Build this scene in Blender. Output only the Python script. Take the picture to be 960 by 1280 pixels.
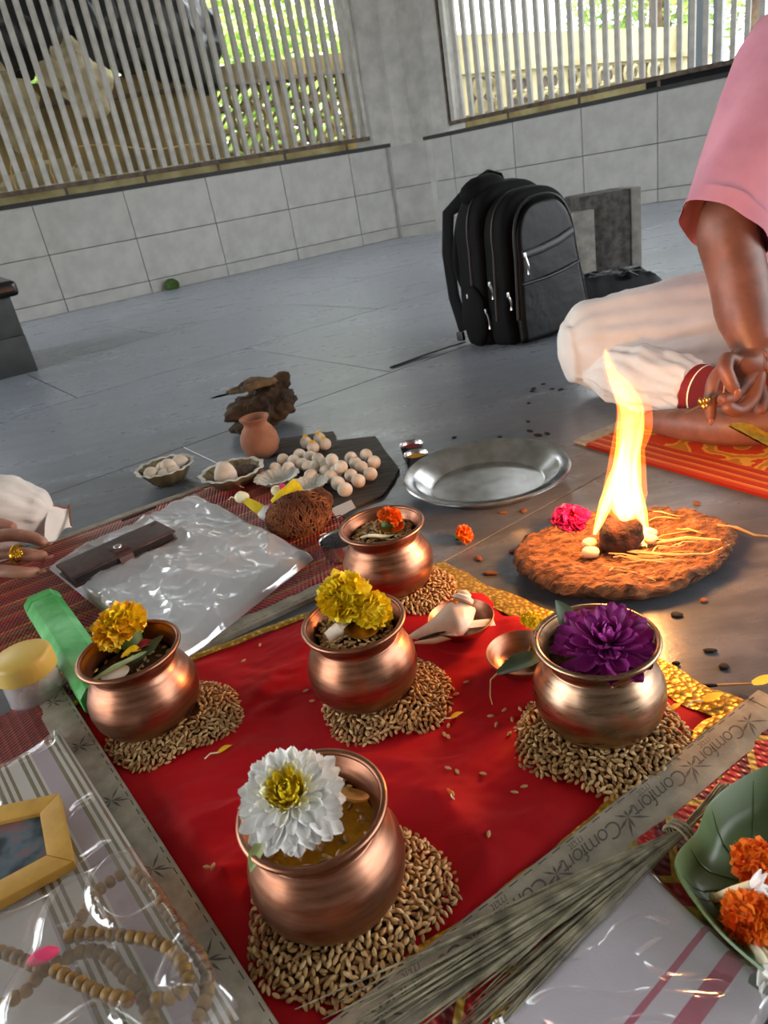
import bpy, bmesh, math, random
from mathutils import Vector, Matrix, noise
R = random.Random(7)
PI = math.pi
for o in list(bpy.data.objects): bpy.data.objects.remove(o)
sc = bpy.context.scene
COL = sc.collection

# ------------------------------------------------------------------ camera
H, FPX = 0.48, 888.0                       # eye height (m), focal length in pixels of the 960x1280 frame
_p, _r = math.radians(24.8), math.radians(10.4)
_d = Vector((math.cos(_p)*math.sin(_r), math.cos(_p)*math.cos(_r), math.sin(_p)))
_f = (Vector((0, 0, 1)) - _d*_d.z).normalized()
_rt = _d.cross(_f)
def _w(v): return Vector((v.dot(_rt), v.dot(_f), -v.dot(_d)))
cx, cy, cz = _w(Vector((1, 0, 0))), _w(Vector((0, -1, 0))), _w(Vector((0, 0, -1)))
cam_data = bpy.data.cameras.new('camera')
cam = bpy.data.objects.new('camera', cam_data); COL.objects.link(cam)
cam.matrix_world = Matrix(((cx.x, cy.x, cz.x, 0), (cx.y, cy.y, cz.y, 0), (cx.z, cy.z, cz.z, H), (0, 0, 0, 1)))
cam_data.sensor_fit = 'VERTICAL'; cam_data.sensor_height = 24.0
cam_data.lens = 24.0*FPX/1280.0
cam_data.clip_start = 0.01
cam_data.dof.use_dof = True; cam_data.dof.focus_distance = .78; cam_data.dof.aperture_fstop = 9.0
sc.camera = cam

# ------------------------------------------------------------------ world, light, exposure
world = bpy.data.worlds.new('overcast_sky'); sc.world = world; world.use_nodes = True
bg = world.node_tree.nodes['Background']
bg.inputs[0].default_value = (0.93, 0.97, 1.0, 1); bg.inputs[1].default_value = 3.6
vs = sc.view_settings
vs.view_transform = 'Standard'; vs.look = 'None'; vs.gamma = 1.0; vs.exposure = 0.92; vs.use_curve_mapping = False

# ------------------------------------------------------------------ pixel rays to places
def ray(px, py): return _w(Vector((px-480, py-640, FPX)))
def gp(px, py, z=0.0):
    r = ray(px, py); t = (z-H)/r.z; return Vector((r.x*t, r.y*t, z))
def aty(px, py, Y):
    r = ray(px, py); t = Y/r.y; return Vector((r.x*t, Y, H+r.z*t))

# ------------------------------------------------------------------ materials
def new_mat(name):
    m = bpy.data.materials.new(name); m.use_nodes = True
    nt = m.node_tree; return m, nt, nt.nodes, nt.links, nt.nodes['Principled BSDF']
def rgb(h, k=1.0):
    h = h.lstrip('#'); o = []
    for i in (0, 2, 4):
        c = int(h[i:i+2], 16)/255; o.append((c/12.92 if c <= .04045 else ((c+.055)/1.055)**2.4)*k)
    return (*o, 1)
def coords(nt, kind='Object', scale=(1, 1, 1), rot=(0, 0, 0)):
    tc = nt.nodes.new('ShaderNodeTexCoord'); mp = nt.nodes.new('ShaderNodeMapping')
    mp.inputs['Scale'].default_value = scale; mp.inputs['Rotation'].default_value = rot
    nt.links.new(tc.outputs[kind], mp.inputs['Vector']); return mp.outputs[0]
def ramp(nt, fac, stops, interp='LINEAR'):
    r = nt.nodes.new('ShaderNodeValToRGB'); r.color_ramp.interpolation = interp
    e = r.color_ramp.elements
    while len(e) < len(stops): e.new(0.5)
    for x, (p, c) in zip(e, stops): x.position = p; x.color = c
    nt.links.new(fac, r.inputs[0]); return r.outputs[0]
def mth(nt, op, a, b=None, c=None):
    n = nt.nodes.new('ShaderNodeMath'); n.operation = op
    for i, v in enumerate((a, b, c)):
        if v is None: continue
        if isinstance(v, (int, float)): n.inputs[i].default_value = v
        else: nt.links.new(v, n.inputs[i])
    return n.outputs[0]
def ntex(nt, vec, scale, detail=4, rough=.55, dist=0):
    n = nt.nodes.new('ShaderNodeTexNoise'); n.inputs['Scale'].default_value = scale; n.inputs['Detail'].default_value = detail
    n.inputs['Roughness'].default_value = rough; n.inputs['Distortion'].default_value = dist
    nt.links.new(vec, n.inputs['Vector']); return n.outputs['Fac']
def bumpn(nt, b, h, strength, dist=.01):
    n = nt.nodes.new('ShaderNodeBump'); n.inputs['Strength'].default_value = strength; n.inputs['Distance'].default_value = dist
    nt.links.new(h, n.inputs['Height']); nt.links.new(n.outputs[0], b.inputs['Normal'])
def mat(name, c1, c2=None, scale=20, rough=.6, metal=0, bump=0, bscale=None, stretch=(1, 1, 1), detail=4, lo=.35, hi=.65,
        sheen=0, coat=0, spec=None, rr=0, sss=0, rand=0, kind='Object', alpha=None, rot=(0, 0, 0), bdist=.004):
    m, nt, N, L, b = new_mat(name)
    b.inputs['Roughness'].default_value = rough; b.inputs['Metallic'].default_value = metal
    if spec is not None: b.inputs['Specular IOR Level'].default_value = spec
    if sheen: b.inputs['Sheen Weight'].default_value = sheen; b.inputs['Sheen Roughness'].default_value = .35
    if coat: b.inputs['Coat Weight'].default_value = coat; b.inputs['Coat Roughness'].default_value = .08
    if sss: b.inputs['Subsurface Weight'].default_value = sss; b.inputs['Subsurface Radius'].default_value = (.01, .004, .002); b.inputs['Subsurface Scale'].default_value = .5
    v = coords(nt, kind, stretch, rot)
    col = None
    if c2 is not None or bump or rr: f = ntex(nt, v, scale, detail)
    if c2 is not None: col = ramp(nt, f, [(lo, c1), (hi, c2)])
    if rand:
        oi = N.new('ShaderNodeObjectInfo'); hs = N.new('ShaderNodeHueSaturation')
        L.new(mth(nt, 'MULTIPLY_ADD', oi.outputs['Random'], rand, 1-rand/2), hs.inputs['Value'])
        if col is not None: L.new(col, hs.inputs['Color'])
        else: hs.inputs['Color'].default_value = c1
        col = hs.outputs[0]
    if col is not None: L.new(col, b.inputs['Base Color'])
    else: b.inputs['Base Color'].default_value = c1
    if rr: L.new(mth(nt, 'MULTIPLY_ADD', f, rr, rough-rr/2), b.inputs['Roughness'])
    if bump: bumpn(nt, b, ntex(nt, v, bscale, 5) if bscale else f, bump, bdist)
    return m
def film(name, shine=.3, tint=(1, 1, 1, 1), rough=.12, haze=.1):
    """thin clear plastic: mostly see-through, with a glossy skin and a little milkiness"""
    m, nt, N, L, b = new_mat(name); N.remove(b)
    t = N.new('ShaderNodeBsdfTransparent'); t.inputs[0].default_value = tint
    g = N.new('ShaderNodeBsdfGlossy'); g.inputs['Roughness'].default_value = rough
    d = N.new('ShaderNodeBsdfDiffuse'); d.inputs[0].default_value = (.85, .86, .88, 1)
    a = N.new('ShaderNodeMixShader'); a.inputs[0].default_value = shine; L.new(t.outputs[0], a.inputs[1]); L.new(g.outputs[0], a.inputs[2])
    c = N.new('ShaderNodeMixShader'); c.inputs[0].default_value = haze; L.new(a.outputs[0], c.inputs[1]); L.new(d.outputs[0], c.inputs[2])
    L.new(c.outputs[0], N['Material Output'].inputs[0]); return m

M = {}
# floor: dark polished stone with long cloudy streaks
m, nt, N, L, b = new_mat('dark_stone_floor'); M['floor'] = m
v = coords(nt, 'Generated'); vg = nt.nodes.new('ShaderNodeNewGeometry')
mp = N.new('ShaderNodeMapping'); mp.inputs['Rotation'].default_value = (0, 0, math.radians(-27)); mp.inputs['Scale'].default_value = (1, 4.5, 1); L.new(vg.outputs['Position'], mp.inputs[0])
f1 = ntex(nt, mp.outputs[0], 2.2, 6, .6, .4); f2 = ntex(nt, vg.outputs['Position'], 34, 6, .65); f3 = ntex(nt, mp.outputs[0], 9, 5, .65, .3)
fm = mth(nt, 'ADD', mth(nt, 'MULTIPLY', f1, .45), mth(nt, 'ADD', mth(nt, 'MULTIPLY', f2, .25), mth(nt, 'MULTIPLY', f3, .3)))
base = ramp(nt, fm, [(.34, rgb('#2f3033')), (.5, rgb('#4b4e53')), (.66, rgb('#70747c'))])
oi = N.new('ShaderNodeObjectInfo'); hs = N.new('ShaderNodeHueSaturation'); L.new(base, hs.inputs['Color'])
L.new(mth(nt, 'MULTIPLY_ADD', oi.outputs['Random'], .03, .985), hs.inputs['Value']); L.new(hs.outputs[0], b.inputs['Base Color'])
L.new(mth(nt, 'MULTIPLY_ADD', fm, -.35, .47), b.inputs['Roughness']); bumpn(nt, b, mth(nt, 'ADD', f2, f3), .25, .002); b.inputs['Specular IOR Level'].default_value = .9; b.inputs['Sheen Weight'].default_value = .16; b.inputs['Sheen Roughness'].default_value = .45; b.inputs['Sheen Tint'].default_value = (.8, .88, 1, 1)
M['joint'] = mat('floor_joint', rgb('#3f3b38'), rough=.9)
M['tile'] = mat('grey_wall_tile', rgb('#979691'), rgb('#a9a8a3'), 7, .42, bump=.03, rand=.06, detail=7, kind='Object', rr=.2)
M['grout'] = mat('dark_grout', rgb('#4a4844'), rough=.9)
M['coping'] = mat('black_coping', rgb('#0c0c0c'), rgb('#1c1b1b'), 15, .6)
M['concrete'] = mat('grey_concrete', rgb('#a3a19c'), rgb('#bab8b3'), 9, .8, bump=.1, detail=7)
M['fence'] = mat('grey_fence_paint', rgb('#a19e96'), rgb('#b9b6ae'), 14, .5, detail=6)
M['rust'] = mat('rusty_rail', rgb('#3d332c'), rgb('#6b5a4b'), 25, .75, detail=6)
M['kerb'] = mat('yellow_kerb', rgb('#a8986a'), rgb('#d8cc9a'), 6, .9, detail=6)
M['brownwall'] = mat('brown_wall', rgb('#4c4029'), rgb('#8f7c52'), 3.5, .95, bump=.2, detail=8, stretch=(1, 1, .5))  # two brown tones in tall blotches
M['palewall'] = mat('pale_yellow_wall', rgb('#a89a70'), rgb('#d9cfa4'), 3, .95, bump=.15, detail=8, stretch=(1, 1, .5))
M['tarp'] = mat('black_tarp', rgb('#101114'), rgb('#26282e'), 8, .3)
M['sack'] = mat('dusty_sack', rgb('#8d8066'), rgb('#c4b79a'), 6, .9, bump=.3, detail=7)
M['leafbright'] = mat('bright_foliage', rgb('#6f9a2c'), rgb('#cfe67a'), 4, .6, rand=.5)
M['bark'] = mat('tree_bark', rgb('#4a3b2c'), rgb('#6d5a45'), 8, .9, bump=.4)
M['earth'] = mat('dry_earth', rgb('#6d6248'), rgb('#9c8f6c'), 1.2, .95, detail=8)
M['ceil'] = mat('whitewashed_ceiling', rgb('#b9b6ae'), rgb('#c8c5bd'), 2, .9)
M['plinth'] = mat('dark_granite', rgb('#2d2f30'), rgb('#3d4040'), 12, .55, detail=7)
M['plinthtop'] = mat('black_polished_granite', rgb('#111213'), rgb('#1d1f20'), 30, .22)
M['bluepost'] = mat('blue_grey_post', rgb('#8c99a8'), rough=.6)
M['house'] = mat('far_house', rgb('#c7ccd2'), rough=.8)

# cloth and mats
m, nt, N, L, b = new_mat('red_velvet'); M['velvet'] = m
v = coords(nt); f = ntex(nt, v, 6, 5); L.new(ramp(nt, f, [(.3, rgb('#9c0510')), (.7, rgb('#c20b17'))]), b.inputs['Base Color'])
b.inputs['Roughness'].default_value = .75; b.inputs['Specular IOR Level'].default_value = .2
b.inputs['Sheen Weight'].default_value = .25; b.inputs['Sheen Roughness'].default_value = .3; b.inputs['Sheen Tint'].default_value = (1, .15, .12, 1)
bumpn(nt, b, ntex(nt, v, 420, 2), .15, .001)
m, nt, N, L, b = new_mat('gold_brocade'); M['gold'] = m
v = coords(nt); vo = N.new('ShaderNodeTexVoronoi'); vo.inputs['Scale'].default_value = 190; L.new(v, vo.inputs['Vector'])
L.new(ramp(nt, vo.outputs['Distance'], [(.1, rgb('#f0c95a')), (.55, rgb('#a8801f'))]), b.inputs['Base Color'])
b.inputs['Metallic'].default_value = .6; b.inputs['Roughness'].default_value = .42; bumpn(nt, b, vo.outputs['Distance'], .8, .002)
M['bind'] = mat('taupe_binding', rgb('#8d8474'), rgb('#a69d8b'), 60, .85, bump=.25, bscale=700, bdist=.001)
M['print'] = mat('grey_print', rgb('#565048'), rough=.9)
M['thread'] = mat('dark_stitch', rgb('#4d463d'), rough=.9)

def weave_mat(name, stops, period, zig, zigp, fine=260.0, border=None):
    m, nt, N, L, b = new_mat(name)
    tc = N.new('ShaderNodeTexCoord'); s = N.new('ShaderNodeSeparateXYZ'); L.new(tc.outputs['Object'], s.inputs[0])
    u, vv = s.outputs['X'], s.outputs['Y']
    pp = mth(nt, 'PINGPONG', u, zigp)
    t = mth(nt, 'FRACT', mth(nt, 'MULTIPLY', mth(nt, 'ADD', vv, mth(nt, 'MULTIPLY', pp, zig)), 1/period))
    col = ramp(nt, t, stops, 'CONSTANT')
    fw = mth(nt, 'MULTIPLY', mth(nt, 'SINE', mth(nt, 'MULTIPLY', u, fine*PI)), mth(nt, 'SINE', mth(nt, 'MULTIPLY', vv, fine*PI*.45)))
    hs = N.new('ShaderNodeHueSaturation'); L.new(col, hs.inputs['Color'])
    L.new(mth(nt, 'MULTIPLY_ADD', ntex(nt, tc.outputs['Object'], 140, 3), .7, .65), hs.inputs['Value'])
    L.new(hs.outputs[0], b.inputs['Base Color'])
    b.inputs['Roughness'].default_value = .42; bumpn(nt, b, fw, .7, .0015); return m
RED, DRED, GLD, OLV, CRM = rgb('#b01c18'), rgb('#6d1214'), rgb('#c9a03c'), rgb('#8a7a2a'), rgb('#cdb878')
M['mat_a'] = weave_mat('red_gold_woven_mat', [(0, RED), (.3, GLD), (.45, OLV), (.52, RED), (.75, DRED), (.9, GLD)], .075, .9, .05, 300)
M['mat_b'] = weave_mat('maroon_mat', [(0, rgb('#7a241c')), (.5, rgb('#8e3426')), (.8, rgb('#6a1c18'))], .01, 0, .05, 420)
M['mat_c'] = weave_mat('maroon_plaid_mat', [(0, rgb('#7c1418')), (.35, rgb('#a3242a')), (.48, rgb('#8d6a26')), (.55, rgb('#7c1418')), (.78, rgb('#5b6128')), (.84, rgb('#a01c28')), (.95, rgb('#b08a3a'))], .085, .0, .05, 330)
m, nt, N, L, b = new_mat('orange_floral_mat'); M['mat_d'] = m
tc = N.new('ShaderNodeTexCoord'); s = N.new('ShaderNodeSeparateXYZ'); L.new(tc.outputs['Object'], s.inputs[0])
vo = N.new('ShaderNodeTexVoronoi'); vo.inputs['Scale'].default_value = 8.5; vo.feature = 'F1'; L.new(tc.outputs['Object'], vo.inputs['Vector'])
nz = ntex(nt, tc.outputs['Object'], 38, 2)
ring = mth(nt, 'PINGPONG', mth(nt, 'ADD', vo.outputs['Distance'], mth(nt, 'MULTIPLY', nz, .22)), .17)
flor = ramp(nt, mth(nt, 'MULTIPLY', ring, 5.8), [(0, rgb('#c23a16')), (.55, rgb('#d89a34')), (.8, rgb('#b8761f'))], 'CONSTANT')
stripe = ramp(nt, mth(nt, 'FRACT', mth(nt, 'MULTIPLY', s.outputs['Y'], 52)), [(0, rgb('#b5310f')), (.5, rgb('#cf5a1c')), (.78, rgb('#d89a34')), (.88, rgb('#a5260f'))], 'CONSTANT')
mx = N.new('ShaderNodeMix'); mx.data_type = 'RGBA'; L.new(mth(nt, 'GREATER_THAN', s.outputs['Y'], .07), mx.inputs['Factor']); L.new(stripe, mx.inputs['A']); L.new(flor, mx.inputs['B'])
L.new(mx.outputs['Result'], b.inputs['Base Color']); b.inputs['Roughness'].default_value = .6; bumpn(nt, b, ntex(nt, tc.outputs['Object'], 300, 2), .4, .001)

# metals, plant matter, food ...
def copper(name, c1, c2, rough):
    m, nt, N, L, b = new_mat(name)
    v = coords(nt, 'Object', (1, 1, 9)); f = ntex(nt, v, 26, 6, .6); g = ntex(nt, coords(nt), 17, 5)
    L.new(ramp(nt, mth(nt, 'ADD', mth(nt, 'MULTIPLY', f, .5), mth(nt, 'MULTIPLY', g, .5)), [(.36, c1), (.6, c2)]), b.inputs['Base Color'])
    b.inputs['Metallic'].default_value = 1; L.new(mth(nt, 'MULTIPLY_ADD', f, .25, rough-.12), b.inputs['Roughness']); bumpn(nt, b, f, .06, .002); return m
M['copper'] = copper('aged_copper', rgb('#87583f'), rgb('#b3826a'), .34)
M['bronze'] = copper('bronze', rgb('#8c6e56'), rgb('#bf9f84'), .29)
M['brass'] = mat('brass', rgb('#b98a3c'), rgb('#d6ad5e'), 40, .35, 1)
M['steel'] = mat('brushed_steel', rgb('#b4b4b4'), rgb('#d6d6d6'), 30, .22, 1, rr=.15)
M['goldring'] = mat('gold', rgb('#e0a92c'), rough=.22, metal=1)
m, nt, N, L, b = new_mat('wheat_grain'); M['wheat'] = m
at = N.new('ShaderNodeAttribute'); at.attribute_name = 'tint'
L.new(ramp(nt, at.outputs['Fac'], [(0, rgb('#8a6436')), (.5, rgb('#b88f58')), (1, rgb('#dcbb86'))]), b.inputs['Base Color']); b.inputs['Roughness'].default_value = .5
M['wheatdark'] = mat('wheat_heap', rgb('#6b4a26'), rgb('#4d3418'), 300, .9, bump=1)
M['yellow'] = mat('yellow_petal', rgb('#e7a80a'), rgb('#f6d416'), 60, .55, sss=.0)
M['lemon'] = mat('lemon_petal', rgb('#ecc50a'), rgb('#f8e22a'), 60, .55)
M['orange'] = mat('orange_petal', rgb('#e25a06'), rgb('#f88a14'), 60, .55)
M['white'] = mat('white_petal', rgb('#f6f4ec'), rgb('#ffffff'), 40, .5)
M['cream'] = mat('cream_petal', rgb('#efe9b8'), rgb('#f6f2d6'), 40, .5)
M['purple'] = mat('purple_petal', rgb('#861f70'), rgb('#bd45a4'), 70, .5)
M['pink'] = mat('pink_petal', rgb('#b80f5c'), rgb('#dc2a86'), 70, .5)
M['green'] = mat('leaf_green', rgb('#2f4a1e'), rgb('#4f6d30'), 30, .5)
M['paleleaf'] = mat('pale_stem', rgb('#8d9a5a'), rgb('#b8bd86'), 30, .5)
M['darkgreen'] = mat('dark_leaf', rgb('#26331f'), rgb('#3d4d30'), 40, .4)
M['seed'] = mat('black_seed', rgb('#0d0d10'), rgb('#24242a'), 300, .4)
M['clay'] = mat('terracotta', rgb('#8f5940'), rgb('#b07a5c'), 14, .85, bump=.15)
M['ballwhite'] = mat('chalky_white', rgb('#c9b8a2'), rgb('#e2d6c5'), 40, .85, bump=.12, rand=.08)
M['lump'] = mat('pale_lump', rgb('#cdbfab'), rgb('#e4d9c8'), 40, .8, bump=.2)
M['leafbowl'] = mat('dry_leaf_bowl', rgb('#5d5038'), rgb('#8a7b58'), 18, .7, bump=.3)
M['leafrim'] = mat('silvered_rim', rgb('#b6b4aa'), rgb('#dcdad0'), 22, .45, bump=.2)
M['powder'] = mat('dark_powder', rgb('#3b2b22'), rgb('#5b463a'), 120, .95, bump=.5)
M['kumkum'] = mat('red_powder', rgb('#7a1010'), rgb('#a31a16'), 120, .95, bump=.4)
M['turmeric'] = mat('yellow_powder', rgb('#b37c10'), rgb('#cf9a1a'), 120, .95, bump=.4)
M['wood'] = mat('weathered_bark', rgb('#17110c'), rgb('#5c4630'), 26, .95, bump=.9, detail=8, bdist=.012)
M['woodtop'] = mat('pale_bark', rgb('#33261a'), rgb('#7d6442'), 30, .95, bump=.9, detail=8, bdist=.01)
M['slate'] = mat('slate_board', rgb('#2b2622'), rgb('#4c443d'), 16, .7, bump=.5, stretch=(1, 6, 1))
M['coir'] = mat('coir_fibre', rgb('#2e170d'), rgb('#6b3d22'), 60, .95, bump=.9, detail=7, stretch=(1, 1, 1), bdist=.008)
M['fibre'] = mat('coir_strand', rgb('#5f321c'), rgb('#9c6238'), 20, .9)
M['dung'] = mat('dung_cake', rgb('#4d2c1b'), rgb('#a06c48'), 48, .98, bump=1.0, detail=10, bdist=.02, stretch=(1, 2.2, 1), rot=(0, 0, .5))
M['straw'] = mat('straw', rgb('#b98a4f'), rgb('#dcb983'), 30, .8)
M['strawdim'] = mat('dull_straw', rgb('#5a341d'), rgb('#a8744a'), 90, .9, lo=.4, hi=.6)
M['coal'] = mat('smouldering_shell', rgb('#140b07'), rgb('#4b2413'), 60, .95, bump=1, bdist=.008)
M['camphor'] = mat('camphor', rgb('#e6c79c'), rough=.6)
M['shell'] = mat('cream_shell', rgb('#d8b79a'), rgb('#f1e0cd'), 26, .4)
M['grass'] = mat('dry_grass', rgb('#635d48'), rgb('#a59d82'), 60, .75)
M['leather'] = mat('brown_leather', rgb('#33211f'), rgb('#4a302c'), 90, .4, bump=.12)
M['leather2'] = mat('red_brown_leather', rgb('#4d201b'), rough=.45)
M['pages'] = mat('dark_pages', rgb('#15100f'), rough=.8)
M['greenbox'] = mat('scuffed_green_plastic', rgb('#2f9a3e'), rgb('#7fcf88'), 14, .42, detail=6, lo=.45, hi=.7)
M['lid'] = mat('yellow_plastic', rgb('#d2ae4e'), rgb('#dcbc64'), 10, .4)
M['jar'] = film('cloudy_jar', .14, (.86, .80, .77, 1), .25, .22)
M['film'] = film('clear_film', .44, (.97, .97, .98, 1), .12, .36)
M['film2'] = film('clear_bag', .22, (.98, .98, .98, 1), .09, .045)
M['bead'] = mat('bead', rgb('#6e4f22'), rgb('#98743a'), 90, .6, rand=.3)
M['pinkthread'] = mat('pink_thread', rgb('#e0406e'), rough=.8)
M['ivory'] = mat('ivory_frame', rgb('#b98a36'), rgb('#d0a24a'), 30, .45)
M['skin_r'] = mat('brown_skin', rgb('#6b4232'), rgb('#835443'), 30, .48, bump=.06, bscale=160, sss=.05)
M['skin_l'] = mat('tan_skin', rgb('#94624d'), rgb('#b07d66'), 40, .5, bump=.08, bscale=160, sss=.05)
M['nail'] = mat('nail', rgb('#8f5a46'), rough=.35)
M['pinkshirt'] = mat('pink_cotton', rgb('#c98292'), rgb('#d993a2'), 12, .85, bump=.05, bscale=420, bdist=.001)
M['dhoti'] = mat('white_cotton', rgb('#d8d0c8'), rgb('#e8e1da'), 10, .9, bump=.05, bscale=420, bdist=.001)
M['brownhem'] = mat('brown_hem', rgb('#8a5234'), rough=.8)
M['redthread'] = mat('red_cloth', rgb('#8a1512'), rough=.8)
M['hair'] = mat('black_hair', rgb('#0d0b0a'), rough=.6)
M['blackfab'] = mat('black_fabric', rgb('#040405'), rgb('#09090b'), 120, .8, spec=.15, bump=.2, bscale=500, bdist=.001)
M['blackleather'] = mat('black_faux_leather', rgb('#030405'), rgb('#06070a'), 40, .36, spec=.15, bump=.25, bscale=5, bdist=.03)
M['zip'] = mat('black_zip', rgb('#060607'), rough=.5)
M['silver'] = mat('silver_pull', rgb('#b9b9b9'), rough=.3, metal=1)
M['blackbag'] = mat('black_plastic', rgb('#07080a'), rgb('#101116'), 10, .4, spec=.12)
M['blockside'] = mat('rough_stone', rgb('#2c2b29'), rgb('#55524d'), 30, .95, bump=.8, detail=7, bdist=.01)
M['blockpale'] = mat('sawn_stone', rgb('#6a6762'), rgb('#858078'), 30, .9, bump=.3)
M['greentray'] = mat('olive_green_plastic', rgb('#55693f'), rgb('#5d7246'), 8, .35)
M['paper'] = mat('white_paper', rgb('#d8d2cc'), rough=.8)
M['moss'] = mat('green_moss', rgb('#2b3d17'), rgb('#3f5a22'), 60, .95, bump=.8)
M['ash'] = mat('charcoal_flake', rgb('#0e0c0b'), rgb('#241d19'), 60, .9)
M['brownbit'] = mat('dung_crumb', rgb('#6d3d22'), rgb('#935a36'), 60, .95)

def stripe_mat(name, axis, stops, period, basec=None, lim=None):
    m, nt, N, L, b = new_mat(name)
    tc = N.new('ShaderNodeTexCoord'); s = N.new('ShaderNodeSeparateXYZ'); L.new(tc.outputs['Object'], s.inputs[0])
    x = s.outputs[axis]
    col = ramp(nt, mth(nt, 'FRACT', mth(nt, 'MULTIPLY', x, 1/period)), stops, 'CONSTANT')
    if lim is not None:
        mx = N.new('ShaderNodeMix'); mx.data_type = 'RGBA'; L.new(mth(nt, 'LESS_THAN', x, lim), mx.inputs['Factor'])
        mx.inputs['A'].default_value = basec; L.new(col, mx.inputs['B']); col = mx.outputs['Result']
    L.new(col, b.inputs['Base Color']); b.inputs['Roughness'].default_value = .85
    bumpn(nt, b, ntex(nt, tc.outputs['Object'], 500, 2), .2, .001); return m
BR, WH, LI = rgb('#77683f'), rgb('#d6cfc6'), rgb('#b9a6ae')
M['stripes'] = stripe_mat('striped_cotton', 'X', [(0, WH), (.08, BR), (.13, WH), (.19, BR), (.24, WH), (.30, BR), (.36, LI), (.66, WH), (.70, BR), (.76, WH), (.82, BR), (.88, WH)], .052, rgb('#ddd8d4'), .073)
M['pinkstripe'] = stripe_mat('white_cloth_pink_stripes', 'Y', [(0, rgb('#d4cdd6')), (.60, rgb('#b8506e')), (.655, rgb('#d4cdd6')), (.725, rgb('#b8506e')), (.745, rgb('#d4cdd6'))], .2)
# picture in the frame: a murky print of blue-grey and rose blotches
m, nt, N, L, b = new_mat('murky_print'); M['picture'] = m
f = ntex(nt, coords(nt), 32, 3)
L.new(ramp(nt, f, [(.3, rgb('#15191c')), (.45, rgb('#343c42')), (.56, rgb('#56666f')), (.66, rgb('#7d5a5c'))]), b.inputs['Base Color']); b.inputs['Roughness'].default_value = .3
# cloth seen inside the big packet
M['packcloth'] = mat('packed_white_cloth', rgb('#b09d98'), rgb('#d3d2d4'), 9, .7, bump=.3, detail=3, lo=.36, hi=.46, bdist=.01)
M['printpatch'] = mat('brown_print', rgb('#8a6a55'), rgb('#b59a86'), 60, .7, stretch=(1, 8, 1))

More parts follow.
